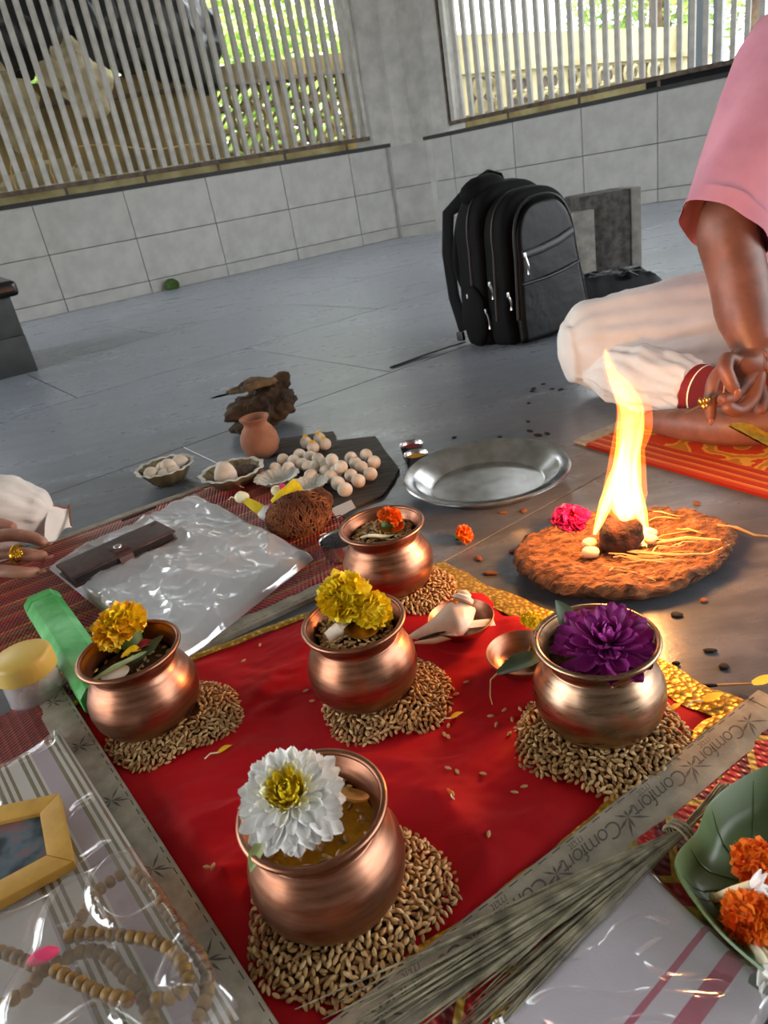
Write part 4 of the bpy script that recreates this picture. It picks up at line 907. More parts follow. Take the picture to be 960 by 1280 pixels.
def tongue(pxs, sc_, m, name):
    pts, rd = [], []
    for (px, py, wpx) in pxs:
        p = aty(px, py, LP.y-.004); dep = (p-Vector((0, 0, H))).dot(-cz)
        pts.append(p-LP); rd.append(max(.0006, wpx/2*dep/FPX*sc_))
    # resample smoothly
    P2, R2 = [], []
    n = len(pts)
    for k in range((n-1)*5+1):
        i = min(n-2, k//5); f = (k-i*5)/5
        a_, b_, c_, d_ = pts[max(0, i-1)], pts[i], pts[i+1], pts[min(n-1, i+2)]
        P2.append(.5*((2*b_)+(c_-a_)*f+(2*a_-5*b_+4*c_-d_)*f*f+(3*b_-a_-3*c_+d_)*f**3)); R2.append(rd[i]*(1-f)+rd[i+1]*f)
    part(name, B().loft(P2, [(r, r*.75) for r in R2], 18, up=(0, 1, 0)), m, flame)
main = [(783, 650, 6), (783, 638, 34), (781, 618, 44), (783, 590, 38), (785, 560, 32), (788, 535, 36), (788, 510, 33), (778, 487, 25), (766, 467, 13), (759, 448, 7), (757, 437, 1)]
halo = [(x+(4 if 480 < y < 540 else 0), y, w*1.2+3) for x, y, w in main]
tongue(halo, 1.0, 'flame1', 'outer_glow')
tongue(main, .95, 'flame2', 'main_tongue'); tongue([(x-1, y+4, w) for x, y, w in main[:-1]], .66, 'flame3', 'bright_core'); tongue([(x-3, y+8, w) for x, y, w in main[:-2]], .38, 'flame3', 'bright_core')
left_t = [(743, 668, 4), (750, 650, 12), (758, 628, 18), (768, 600, 18), (776, 570, 10), (780, 550, 1)]
right_t = [(806, 690, 3), (804, 665, 14), (800, 640, 18), (795, 610, 14), (794, 580, 8), (800, 545, 8), (803, 515, 1)]
low_t = [(790, 690, 2), (789, 665, 10), (788, 640, 14), (784, 610, 6), (782, 595, 1)]
for tt, nm in ((left_t, 'side_tongue'), (right_t, 'side_tongue'), (low_t, 'low_tongue')):
    tongue(tt, 1.0, 'flame2', nm); tongue(tt, .55, 'flame3', nm)
fl_d = bpy.data.lights.new('flame_light', 'POINT'); fl_d.energy = 3.2; fl_d.color = (1, .42, .13); fl_d.shadow_soft_size = .035
flo = bpy.data.objects.new('flame_light', fl_d); COL.objects.link(flo); flo.location = aty(784, 585, LP.y)
# crumbs around the fire
for i, (px, py) in enumerate([(667, 487), (661, 505), (660, 528), (663, 540), (684, 543), (672, 545), (666, 490), (679, 481), (690, 487), (700, 488), (568, 548), (625, 547), (632, 560), (845, 831), (888, 815), (846, 770), (712, 440), (905, 835)]):
    g = gp(px, py); o = single('ash_flake', B().blob((0, 0, .002), (R.uniform(.004, .010), R.uniform(.003, .006), .002), .4, 60, 2, i), 'ash', 'small black ash flake on the dark stone floor', 'ash flake', 'ash flakes on the floor', loc=(g.x, g.y, 0), rot=(0, 0, R.uniform(0, 3)))
for i, (px, py) in enumerate([(629, 642), (598, 700), (613, 718), (871, 630), (880, 752), (640, 690), (690, 650), (655, 640)]):
    g = gp(px, py); single('dung_crumb', B().blob((0, 0, .002), (R.uniform(.005, .010), R.uniform(.003, .006), .002), .4, 60, 2, 30+i), 'brownbit', 'small brown crumb on the floor around the dung cake', 'crumb', 'crumbs around the dung cake', loc=(g.x, g.y, 0), rot=(0, 0, R.uniform(0, 3)))

# ------------------------------------------------------------------ offerings behind the pots
def lobed(n, amp, ph=0): return lambda r, z, a, k: (r*(1+amp*math.sin(n*a+ph)*(r > .02)), z+(.0012*math.sin(n*a*1.5+ph) if r > .02 else 0))
def leaf_bowl(label, c, r, h, inner='leafbowl', rz=0, sy=1.0, n=11):
    t = thing('leaf_bowl', label, 'bowl', c, rz, 'leaf bowls'); t.scale = (1, sy, 1)
    part('bowl_body', B().lathe([(0, 0), (r*.45, 0), (r*.62, h*.25), (r*.86, h*.8), (r*.95, h), (r*.9, h*.98), (r*.80, h*.8), (r*.56, h*.28), (r*.4, h*.1), (0, h*.08)], 66, fn=lobed(n, .03, rz)), inner, t)
    part('pleated_rim', B().lathe([(r*.90, h*1.0), (r*.97, h*1.04), (r*1.04, h*1.03), (r*1.03, h*.98), (r*.95, h*.97)], 66, fn=lobed(n, .035, rz), cap=False), 'leafrim', t)
    for i in range(n):
        a = 2*PI*i/n
        part('pleat', B().loft([(r*.5*math.cos(a), r*.5*math.sin(a), h*.2), (r*.78*math.cos(a+.05), r*.78*math.sin(a+.05), h*.75), (r*.9*math.cos(a+.08), r*.9*math.sin(a+.08), h*.99)], [.0008, .0016, .001], 5), inner, t)
    return t
g = gp(210, 607); c1 = (g.x, g.y+.02, 0); leaf_bowl('leaf bowl of white lumps at the far left of the offerings', c1, .058, .036, rz=.3)
for i, (dx, dy, dz, s_) in enumerate(((-.022, -.012, .022, .0135), (-.006, .010, .022, .012), (.008, -.004, .030, .0135), (.024, .008, .028, .0135), (.0, -.020, .020, .010), (.018, -.016, .022, .010))):
    single('sweet_lump', B().blob((0, 0, 0), (s_*1.25, s_*1.2, s_*1.1), .16, 40, 3, i), 'lump', ['rough white lump at the left end of the leftmost leaf bowl', 'rough white lump at the back of the leftmost leaf bowl', 'rough white lump riding on top in the leftmost leaf bowl', 'rough white lump at the right end of the leftmost leaf bowl', 'smaller white lump at the front left of the leaf bowl', 'smaller white lump at the front right of the leaf bowl'][i], 'sweet', 'white lumps in the leaf bowl', loc=(c1[0]+dx*1.2, c1[1]+dy*1.2, dz+.006))
g = gp(293, 612); c2 = (g.x, g.y+.022, 0); leaf_bowl('leaf bowl with a white cone and dark powder', c2, .060, .032, 'leafbowl', rz=.9)
single('white_cone', B().lathe([(0, 0), (.023, 0), (.0245, .005), (.022, .018), (.018, .030), (.012, .039), (.006, .043), (0, .044)], 28), 'ballwhite', 'smooth white cone standing in the leaf bowl', 'sweet', loc=(c2[0]-.012, c2[1]-.006, .009))
single('dark_powder_heap', B().blob((0, 0, 0), (.030, .026, .012), .12, 40, 3, 4), 'powder', 'heap of dark brown powder in the leaf bowl beside the cone', 'powder', loc=(c2[0]+.022, c2[1]+.012, .020), kind='stuff')
g = gp(352, 606); c3 = (g.x-.004, g.y-.008, .007); leaf_bowl('small empty silvered leaf bowl left of its twin', c3, .041, .016, 'leafrim', rz=.2, n=16)
g = gp(392, 614); c4 = (g.x-.004, g.y-.012, .007); leaf_bowl('small empty silvered leaf bowl touching the coconut', c4, .034, .016, 'leafrim', rz=.7, n=16)
# slate boards
def board(name, label, corners, th, m, z=0):
    P = [gp(*p) for p in corners]; n = len(P); b = B()
    pts = []
    for i in range(n):
        for k in range(5):
            p = P[i].lerp(P[(i+1) % n], k/5); pts.append(p+Vector((.003*nz(p.x*60, p.y*60, 3), .003*nz(p.x*60, p.y*60, 9), 0)))
    return single(name, B().prism(pts, z+.0005, z+th), m, label, 'board', bevel=.001, seg=1)
board('slate_board', 'dark slate board carrying the heap of white balls', [(338, 592), (360, 560), (470, 548), (500, 590), (480, 622), (430, 640), (385, 625)], .006, 'slate')
board('wooden_board', 'dark weathered board under the petalled balls by the clay pot', [(345, 572), (352, 552), (418, 543), (425, 560), (395, 572)], .008, 'slate')
BR_ = .0128
ball = B().blob((0, 0, 0), (BR_, BR_, BR_), .03, 40, 3, 2).mesh('white_ball'); ball.materials.append(M['ballwhite'])
balls = [(375, 458, 0), (430, 465, 0), (458, 435, 0), (510, 445, 0), (335, 505, 0), (403, 500, 0), (470, 480, 0), (533, 492, 0), (550, 455, 0), (515, 540, 0), (590, 520, 0), (620, 460, 1), (665, 495, 1), (615, 545, 0), (650, 577, 0), (685, 608, 0), (715, 537, 0), (752, 565, 0), (715, 450, 0), (737, 475, 0), (767, 497, 0), (790, 435, 0), (830, 472, 0), (812, 530, 0), (500, 494, 0), (640, 515, 0), (577, 480, 0)]
for i, (x, y, up) in enumerate(balls):
    px, py = 260+x/4, 460+y/4
    p = gp(px, py, .006+BR_+(.014 if up else 0))
    lab = 'chalky white ball in the heap on the slate board'
    if i == 15: lab = 'white ball lying nearest in front of the heap on the slate'
    if i == 11: lab = 'white ball resting on top of the heap, the left of two'
    if i == 12: lab = 'white ball resting on top of the heap, the right of two'
    if i == 22: lab = 'white ball at the far right end of the heap'
    if i == 4: lab = 'white ball at the far left end of the heap, beside the bowl'
    o = put('white_ball', ball, None, None, p, (R.uniform(0, 6), R.uniform(0, 6), R.uniform(0, 6))); tag(o, lab, 'ball', 'white balls on the slate board')
    k = R.uniform(.94, 1.05); o.scale = (k, k, k)
for i, (x, y) in enumerate(((490, 372), (526, 397), (557, 352), (585, 380))):
    p = gp(260+x/4, 460+y/4, .008+BR_)
    t = thing('petalled_ball', ['white ball with yellow petal, leftmost on the dark board', 'white ball with yellow petal, nearest on the dark board', 'white ball with yellow petal, hidden at the back', 'white ball with yellow petal, rightmost on the dark board'][i], 'ball', p, group='petalled balls')
    put('ball', ball, None, t)
    pb = B()
    for k in range(7): pb.blob((R.uniform(-.004, .004), R.uniform(-.004, .004), BR_+R.uniform(-.001, .003)), (.003, .0026, .0022), .3, 90, 1, k)
    part('yellow_petal_tuft', pb, 'yellow', t, kind='stuff')
# clay pot
g = gp(328, 576); cp_ = thing('clay_pot', 'small terracotta pot behind the leaf bowls', 'pot', (g.x, g.y+.03, 0))
k = .040
part('pot_body', B().lathe([(0, 0), (.6*k, 0), (.85*k, .25*k), (1.0*k, .75*k), (.96*k, 1.15*k), (.8*k, 1.5*k), (.62*k, 1.72*k), (.6*k, 1.85*k), (.7*k, 2.0*k), (.77*k, 2.08*k), (.77*k, 2.16*k), (.68*k, 2.16*k), (.52*k, 1.9*k), (.5*k, 1.7*k), (.8*k, 1.1*k), (.7*k, .3*k), (0, .15*k)], 44), 'clay', cp_)
for zz in (1.62,): part('throwing_ring', B().loft([(.66*k*math.cos(2*PI*i/40), .66*k*math.sin(2*PI*i/40), zz*k) for i in range(41)], [.0012]*41, 5, cap=False), 'clay', cp_)
# rotten wood: two pieces
g = gp(338, 535); gw = Vector((g.x, g.y+.02, 0))
def barkblob(c, rad, amp, fr, sub, seed, sq):
    b = B(); b.blob(c, rad, amp, fr, sub, seed)
    vs = []
    for v in b.v:
        p = Vector(v); n_ = noise.fractal(p*55+Vector((seed, 0, 0)), 1, 2, 4)
        d = p-Vector(c); p = Vector(c)+d*(1+sq*abs(n_)-.1); p.z = max(.001, p.z) if c[2]-rad[2]*1.4 < .01 else p.z; vs.append(tuple(p))
    b.v = vs; return b
w1 = thing('rotten_wood', 'dark craggy lump of rotten wood behind the clay pot', 'wood', gw, .35); w1.scale = (1.3, 1.3, 1.25)
part('wood_body', barkblob((.0, .0, .036), (.060, .040, .040), .45, 20, 5, 3, .16), 'wood', w1)
part('wood_spur', barkblob((.034, .01, .068), (.022, .018, .020), .45, 34, 4, 8, .16), 'wood', w1)
part('wood_spur', barkblob((-.045, -.006, .014), (.026, .022, .014), .45, 34, 4, 5, .16), 'wood', w1)
w2 = thing('rotten_wood', 'flat paler bark piece lying on top of the dark lump', 'wood', gw+Vector((-.014, -.014, .100)), .30); w2.scale = (1.3, 1.3, 1.3)
part('wood_body', barkblob((-.008, 0, 0), (.050, .026, .016), .40, 26, 5, 6, .15), 'woodtop', w2); part('wood_spur', barkblob((-.056, -.004, -.006), (.024, .010, .008), .35, 30, 4, 2, .15), 'woodtop', w2)
# coconut
g = gp(378, 672); co = thing('coconut', 'brown fibrous coconut beside the clear packet', 'coconut', (g.x, g.y+.02, 0), .25)
part('husk', B().blob((0, 0, .030), (.047, .036, .032), .12, 30, 4, 4), 'coir', co)
part('husk_tuft', B().blob((.043, .012, .034), (.018, .020, .024), .3, 40, 4, 6), 'coir', co)
b = B(); rr = random.Random(3)
for i in range(900):
    d = Vector((rr.gauss(0, 1), rr.gauss(0, 1), rr.gauss(0, 1))).normalized()
    if d.z < -.6: continue
    p = Vector((d.x*.047, d.y*.036, d.z*.032))*1.0; tdir = (Vector((1, 0, 0)).cross(d)+Vector((rr.gauss(0, .4), rr.gauss(0, .4), rr.gauss(0, .4)))).normalized(); tdir = (tdir-d*tdir.dot(d)).normalized()
    pts = []
    for k in range(4):
        x = p+tdir*.008*k; dd = Vector((x.x/.047, x.y/.036, x.z/.032)); x = x/dd.length*(1.10+.05*rr.random()); pts.append(x+Vector((0, 0, .030)))
    b.loft(pts, [.0008]*4, 3)
part('loose_fibres', b, 'fibre', co, fix=False, kind='stuff')
# garland of wrapped buds laid against the coconut
ga_ = thing('wrapped_garland', 'white and yellow wrapped bud garland with red ties leaning on the coconut', 'garland', (gp(340, 655).x, gp(340, 655).y+.012, .002), .12)
part('yellow_wrap', B().loft([(-.034, .010, .040), (-.026, .004, .034), (-.014, -.004, .024), (-.008, -.008, .018)], [.006, .008, .010, .009], 12), 'lemon', ga_)
part('white_bud', B().blob((-.040, .014, .045), (.012, .010, .010), .25, 50, 3, 3), 'cream', ga_); part('white_bud', B().blob((-.004, -.010, .018), (.015, .012, .013), .22, 50, 3, 5), 'white', ga_)
part('white_bud', B().blob((.018, .014, .044), (.010, .009, .009), .2, 50, 3, 9), 'cream', ga_)
part('yellow_wrap', B().loft([(.010, -.012, .030), (.026, -.008, .038), (.042, -.002, .046), (.054, .004, .050)], [(.009, .010), (.011, .012), (.010, .011), (.013, .012)], 14, fn=lambda k, w: 1+.1*math.sin(5*w)), 'lemon', ga_)
for i, c in enumerate(((.006, -.018, .030), (.030, .0, .052))): part('red_tie', B().blob(c, (.006, .005, .007), .2, 60, 2, i), 'pink', ga_)
part('red_thread', B().loft([(-.016, -.014, .012), (-.010, -.020, .020), (-.002, -.022, .026), (.004, -.020, .028)], .0012, 6), 'pink', ga_)
part('pale_tendril', B().loft([(-.048, .014, .046), (-.056, .016, .050), (-.062, .014, .047)], [.0012, .001, .0006], 5), 'cream', ga_)
# sesame bowl
g = gp(420, 703); t = thing('seed_bowl', 'small steel bowl heaped with black sesame seeds', 'bowl', (g.x+.012, g.y+.004, .0065)); t.scale = (1.18, 1.18, 1.15)
part('bowl_body', B().lathe([(0, 0), (.019, 0), (.0215, .004), (.0245, .022), (.0255, .0245), (.024, .0235), (.021, .006), (0, .005)], 36), 'steel', t)
b = B(); b.lathe([(0, .027), (.014, .0255), (.0235, .021)], 24, cap=False)
for i in range(420):
    w = rr.uniform(0, 2*PI); q_ = math.sqrt(rr.random())*.0235; add_grain(b, Vector((q_*math.cos(w), q_*math.sin(w), .0275-.0062*(q_/.0235)**2)), rr.uniform(0, 6), rr.gauss(0, .4), .0015, .0009)
part('sesame_seeds', b, 'seed', t, fix=False, kind='stuff')
qd = [gp(414, 640), gp(440, 630), gp(446, 640), gp(422, 652)]
single('paper_slip', B().grid(4, 4, lambda u, v: bil(qd, u, v)+Vector((0, 0, .006+.002*u))), 'paper', 'small white paper slip between coconut and back pot', 'paper', fix=False)
single('black_thread', B().loft([gp(412, 648, .01), gp(425, 644, .016), gp(432, 648, .012), gp(424, 654, .008)], .0008, 5), 'zip', 'thin black thread curled on the paper slip', 'thread')
single('thin_stick', B().loft([gp(152, 651, .012), gp(195, 634, .012)], .0022, 7), 'zip', 'thin black stick on the far edge of the maroon mat', 'stick')
for i, (px, py) in enumerate(((412, 668), (430, 662), (300, 608), (255, 612))):
    g = gp(px, py, .008); petalbit(['pink petal between coconut and seed bowl', 'pink petal right beside the coconut', 'pink petal below the white cone bowl', 'pink petal at the far corner of the packet'][i], px, py, i*1.1, 'pink', 1.2)

# ------------------------------------------------------------------ packet, wallet, box, jar at left
Q = [gp(62, 712, .006), gp(218, 838, .006), gp(392, 700, .006), gp(246, 622, .006)]
pk = thing('clear_packet', 'flat clear plastic packet of folded white cloth under the brown wallet', 'packet', (0, 0, 0))
def pkz(u, v, h, seed, am):
    p = bil(Q, u, v); e = min(u, 1-u, v, 1-v); k = min(1, e/.05)
    r1 = 1-abs(noise.noise(Vector(((p.x-p.y)*5+seed, (p.x+p.y)*9, seed)))*1.3); r2 = 1-abs(noise.noise(Vector((p.x*17, p.y*22+seed, 2+seed)))*1.3)
    r3 = 1-abs(noise.noise(Vector(((p.x+.6*p.y)*38, (p.y-.5*p.x)*24+seed, 7+seed)))*1.4)
    p.z = .0068+(h+am*max(0, r1)**3+am*.5*max(0, r2)**2.5+am*.28*max(0, r3)**2)*math.sqrt(k); return p
def inset(u, a): return a+(1-2*a)*u
part('folded_cloth', B().grid(40, 40, lambda u, v: pkz(inset(u, .03), inset(v, .03), .007, 3, .002)).grid(1, 1, lambda u, v: bil(Q, inset(u, .03), inset(v, .03))+Vector((0, 0, .0008))), 'packcloth', pk)
part('plastic_film', B().grid(170, 170, lambda u, v: pkz(u, v, .0105, 3, .0085)), 'film', pk, fix=False)
patch = [gp(130, 742, .0), gp(165, 760, .0), gp(190, 742, .0), gp(155, 727, .0)]
# wallet phone case
w0, w1_ = gp(84, 727, .022), gp(214, 667, .022); aw, Lw = frame2(w0, w1_)
wl = thing('wallet_case', 'dark brown leather wallet case with strap on the clear packet', 'wallet', (w0.x, w0.y, .0215), aw)
wx, wy = .168, .048
part('back_cover', B().box((wx/2, 0, .0017), (wx, wy+.022, .0034)), 'leather', wl, bevel=.0014)
part('page_block', B().box((wx/2, .001, .009), (wx-.008, wy+.014, .011)), 'pages', wl, bevel=.001)
part('front_cover', B().box((wx/2, 0, .0165), (wx, wy+.022, .0042)), 'leather', wl, bevel=.002, seg=3)
sx = wx*.50
stp = part('strap', B().grid(10, 4, lambda u, v: Vector((sx-.011+.022*v, -.002-.036*u if u < .8 else -.0308-.004*math.sin((u-.8)*7), (.0195+.001*math.sin(u*3)) if u < .75 else .0195-.016*(u-.75)/.25))), 'leather2', wl, fix=False)
part('clasp', B().lathe([(0, .003), (.004, .003), (.0062, .002), (.0068, .0), (.0068, -.001), (0, -.001)], 24), 'silver', wl, loc=(sx, -.006, .0205)); part('strap_tip', B().box((sx, -.002, .0202), (.024, .018, .0022)), 'leather', wl, bevel=.001)
part('camera_slot', B().box((wx*.93, .022, .0188), (.010, .0022, .0006)), 'zip', wl); part('stitch_line', B().box((wx*.5, -.0315, .0187), (wx-.01, .0007, .0004)), 'leather2', wl)
# green box: long faceted plastic case with a cap
g0, g1 = gp(55, 757, .02), gp(128, 868, .02); ag, Lg = frame2(g0, g1); Lg = max(Lg, .1)
gx = thing('green_case', 'scuffed green plastic case lying between jar and packet', 'case', (g0.x, g0.y, .0065), ag)
oc = [(-.024, .008), (-.024, .026), (-.014, .036), (.014, .036), (.024, .026), (.024, .008), (.016, .0), (-.016, .0)]
def ext_oct(x0, x1, k):
    return B().add([(x, y*k, (z-.018)*k+.018) for x in (x0, x1) for y, z in oc], [tuple(range(8)), tuple(range(15, 7, -1))]+[(i, (i+1) % 8, 8+(i+1) % 8, 8+i) for i in range(8)])
part('case_body', ext_oct(.022, Lg+.01, .98), 'greenbox', gx, bevel=.002, smooth=True); part('case_cap', ext_oct(0, .0215, 1.0), 'greenbox', gx, bevel=.002)
# jar
g = gp(58, 888, 0); jr = thing('plastic_jar', 'cloudy plastic jar with ribbed yellow lid at the left edge', 'jar', (g.x-.008, g.y+.012, 0)); jr.scale = (.96, .96, 1.3)
part('jar_body', B().lathe([(0, .001), (.026, .001), (.030, .004), (.0315, .012), (.031, .036), (.028, .042), (.0265, .043), (.029, .036), (.0295, .012), (.027, .005), (0, .004)], 40), 'jar', jr)
part('jar_lid', B().lathe([(0, .056), (.029, .056), (.0325, .0545), (.0335, .052), (.034, .038), (.0325, .0375), (.0325, .050), (0, .052)], 96, fn=lambda r, z, a, k: (r*(1+(.012 if k in (3, 4) and int(a/(2*PI)*96) % 2 else 0)), z)), 'lid', jr)
for i in range(7):
    part('jar_content', B().blob((R.uniform(-.012, .012), R.uniform(-.012, .012), .010+.004*(i % 3)), (.008, .008, .007), .2, 60, 2, i), 'lump', jr)

# ------------------------------------------------------------------ lower left: striped cloth, frame, beads
zc = .036
S = [gp(72, 902, zc), gp(300, 1262, zc), gp(-120, 1480, zc), gp(-190, 1060, zc)]
a_s, l_s = frame2(S[0], S[1])
sc_t = thing('striped_cloth', 'folded white cotton cloth with olive and lilac stripes in a clear bag', 'cloth', (S[0].x, S[0].y, 0), a_s-PI/2)
inv = Matrix.Rotation(-(a_s-PI/2), 3, 'Z')
def loc_s(p): return inv @ (p-Vector((S[0].x, S[0].y, 0)))
SL_ = [loc_s(p) for p in S]
def scz(u, v, h, am, seed):
    p = bil(SL_, u, v); e = min(u, 1-u, v, 1-v); k = min(1, e/.035)
    r1 = 1-abs(noise.noise(Vector((p.x*14+seed, p.y*12, seed)))*1.6)
    p.z = .014+(h+am*max(0, r1)**4+.001*nz(p.x*20, p.y*20, seed))*math.sqrt(k); return p
part('folded_cloth', B().grid(50, 50, lambda u, v: scz(inset(u, .01), inset(v, .01), .016, .0015, 2)).grid(1, 1, lambda u, v: bil(SL_, inset(u, .01), inset(v, .01))*Vector((1, 1, 0)).length*0+bil(SL_, inset(u, .01), inset(v, .01))-Vector((0, 0, zc-.0145))), 'stripes', sc_t)
part('plastic_film', B().grid(110, 110, lambda u, v: scz(u, v, .0205, .006, 5)+Vector((0, 0, .0005))), 'film2', sc_t, fix=False)
zf = .0365
fr = thing('photo_frame', 'yellow wooden picture frame with dark photo on the striped cloth', 'picture frame', gp(98, 1085, zf))
Fp = [gp(97, 1086, zf), gp(78, 1000, zf), gp(-60, 1030, zf), gp(-60, 1172, zf)]
o_ = fr.location.copy(); Fp = [p-o_ for p in Fp]
cen = sum(Fp, Vector())/4
Fi = [cen+(p-cen)*.60 for p in Fp]
for i in range(4):
    a_, b_, c_, d_ = Fp[i], Fp[(i+1) % 4], Fi[(i+1) % 4], Fi[i]
    part('frame_rail', B().prism([a_, b_, c_, d_], 0, .009), 'ivory', fr, bevel=.0012)
part('picture', B().prism(Fi, .001, .005), 'picture', fr, smooth=False)
bd = thing('bead_garland', 'long string of brown wooden beads with pink knot in a clear pouch', 'bead string', (0, 0, 0))
zb = .0475; Rb = .0046
bead = B().lathe([(.0012, -.0036), (.0034, -.0034), (.0046, -.0014), (.0046, .0014), (.0034, .0034), (.0012, .0036)], 12).mesh('bead'); bead.materials.append(M['bead'])
strands = [[(-30, 1182), (10, 1192), (36, 1203), (52, 1210)], [(-30, 1278), (0, 1259), (35, 1237), (50, 1216), (75, 1201), (100, 1190), (122, 1187), (138, 1198), (152, 1216), (174, 1234), (180, 1255), (190, 1275), (200, 1300)],
           [(70, 1214), (95, 1226), (120, 1239), (150, 1248), (168, 1251)], [(88, 1170), (112, 1167), (150, 1169), (190, 1175), (214, 1187), (230, 1206), (236, 1226), (222, 1245), (196, 1250)],
           [(95, 1160), (105, 1140), (124, 1112), (150, 1094)], [(170, 1091), (190, 1110), (210, 1140), (226, 1165), (246, 1190), (259, 1215), (259, 1245), (245, 1278)]]
for si, st_ in enumerate(strands):
    P = [gp(px, py, zb+(.007 if si in (3, 2) else 0)) for px, py in st_]
    part('cord', B().loft(P, .001, 5), 'pinkthread', bd)
    d_acc = 0.0; nxt = 0.0
    for i in range(len(P)-1):
        seg = (P[i+1]-P[i]); l = seg.length
        while nxt <= d_acc+l:
            p = P[i]+seg*((nxt-d_acc)/l); yaw = math.atan2(seg.y, seg.x)
            o = put('bead', bead, None, bd, p, Matrix((Matrix.Rotation(yaw, 3, 'Z') @ Matrix.Rotation(PI/2, 3, 'Y') @ Matrix.Rotation(R.uniform(0, 6), 3, 'Z'))).to_euler())
            k = R.uniform(.92, 1.06); o.scale = (k, k, k)
            nxt += .0076
        d_acc += l
part('pink_knot', B().loft([gp(38, 1202, zb+.006), gp(50, 1196, zb+.010), gp(62, 1191, zb+.010), gp(74, 1188, zb+.008)], [.003, .005, .0045, .002], 8), 'pinkthread', bd)
PQ = [gp(170, 1058, zb), gp(298, 1252, zb), gp(160, 1420, zb), gp(-140, 1220, zb)]
def pz(u, v):
    p = bil(PQ, u, v); e = min(u, 1-u, v, 1-v); k = min(1, e/.06)
    r1 = 1-abs(noise.noise(Vector((p.x*18, p.y*18, 9)))*1.7); p.z = .0445+(.0115+.006*max(0, r1)**4)*math.sqrt(k); return p
single('clear_pouch', B().grid(90, 90, pz), 'film2', 'crinkled clear pouch over the brown bead string', 'plastic pouch', fix=False)

# ------------------------------------------------------------------ lower right: grass, packet, leaf tray
zr_ = .0175
gr = thing('grass_bundle', 'tied bundle of dry grass blades across the mat edge', 'grass bundle', (0, 0, 0))
b = B(); rr = random.Random(8)
for i in range(95):
    k = rr.gauss(0, 1)
    root = gp(905+rr.uniform(-6, 6), 985+rr.uniform(-6, 6), zr_+.006+rr.uniform(0, .008)); tie = gp(850+rr.uniform(-4, 4), 1042+rr.uniform(-4, 4), zr_+.004+rr.uniform(0, .011))
    s_ = rr.random(); e = gp(415+s_*175+rr.gauss(0, 14), 1262+s_*40+rr.gauss(0, 12), zr_+rr.uniform(.0, .012)); ln_ = rr.uniform(.7, 1.08)
    e = tie.lerp(e, ln_); mid = tie.lerp(e, .5)+Vector((rr.gauss(0, .005), rr.gauss(0, .005), rr.uniform(0, .008)))
    pts = [root, tie]+[(tie*(1-f)**2+mid*2*f*(1-f)+e*f*f) for f in (.2, .4, .6, .8, 1.0)]
    for p in pts: p.z = max(p.z, zr_)
    b.loft(pts, [.0011, .0011, .0012, .0012, .001, .0008, .0003], 4)
part('grass_blades', b, 'grass', gr, fix=False, kind='stuff')
tiec = gp(850, 1042, zr_+.009); td = (gp(905, 985, 0)-gp(850, 1042, 0)).normalized(); tn = Vector((-td.y, td.x, 0))
part('grass_tie', B().loft([tiec+td*(.0035*(i/20-1.5))+tn*.0095*math.cos(i*2*PI/20)+Vector((0, 0, .0095*math.sin(i*2*PI/20))) for i in range(61)], [.0012]*61, 6), 'grass', gr)
# white cloth in clear packet
T = [gp(808, 1094, .012), gp(600, 1320, .012), gp(800, 1560, .012), gp(985, 1262, .012)]
a_t, l_t = frame2(T[1], T[0])
wc = thing('clear_packet', 'clear packet of white cloth with pink stripes at the bottom right', 'packet', (T[0].x, T[0].y, 0), a_t)
inv2 = Matrix.Rotation(-a_t, 3, 'Z'); TL = [inv2 @ (p-Vector((T[0].x, T[0].y, 0))) for p in T]
rot90 = None
def tz(u, v, h, am, seed):
    p = bil(TL, u, v); e = min(u, 1-u, v, 1-v); k = min(1, e/.05)
    r1 = 1-abs(noise.noise(Vector((p.x*13+seed, p.y*13, seed)))*1.6); r2 = 1-abs(noise.noise(Vector(((p.x+p.y)*30, (p.y-.6*p.x)*18+seed, 3+seed)))*1.4); p.z = .0155+(h+am*max(0, r1)**3+am*.45*max(0, r2)**2.5)*math.sqrt(k); return p
clo = part('folded_cloth', B().grid(40, 40, lambda u, v: tz(inset(u, .03), inset(v, .03), .010, .0015, 1)), 'pinkstripe', wc, fix=False)
part('plastic_film', B().grid(120, 120, lambda u, v: tz(u, v, .014, .009, 4)), 'film2', wc, fix=False)
# leaf-shaped tray
outline = [(845, 1102), (846, 1078), (870, 1050), (886, 1015), (918, 988), (965, 966), (1010, 972), (1060, 1030), (1080, 1120), (1060, 1210), (1010, 1262), (960, 1232), (905, 1185), (868, 1140)]
O3 = [gp(x, y, .034) for x, y in outline]; cen = sum(O3, Vector())/len(O3); cen.z = 0
tr = thing('leaf_tray', 'olive green leaf-shaped plastic tray of flowers at the right edge', 'tray', (cen.x, cen.y, .0165))
n = len(O3); den = []
for i in range(n):
    for k in range(4):
        f = k/4; a_, b_, c_, d_ = O3[i-1], O3[i], O3[(i+1) % n], O3[(i+2) % n]
        den.append(.5*((2*b_)+(c_-a_)*f+(2*a_-5*b_+4*c_-d_)*f*f+(3*b_-a_-3*c_+d_)*f**3)-Vector((cen.x, cen.y, .034)))
b = B(); rings = [(1.0, .026), (.985, .0275), (.96, .026), (.80, .010), (.66, .004), (.35, .003), (.0, .003)]
vs = [(p.x*s_, p.y*s_, z) for s_, z in rings for p in den]; k = len(den)
b.add(vs, [(a*k+i, a*k+(i+1) % k, (a+1)*k+(i+1) % k, (a+1)*k+i) for a in range(len(rings)-1) for i in range(k)])
vs = [(p.x*s_, p.y*s_, z) for s_, z in [(1.0, .026), (.98, .024), (.80, .0075), (.66, .0008), (0, .0005)] for p in den]
b.add(vs, [(a*k+i, a*k+(i+1) % k, (a+1)*k+(i+1) % k, (a+1)*k+i) for a in range(4) for i in range(k)])
part('tray_body', b, 'greentray', tr)
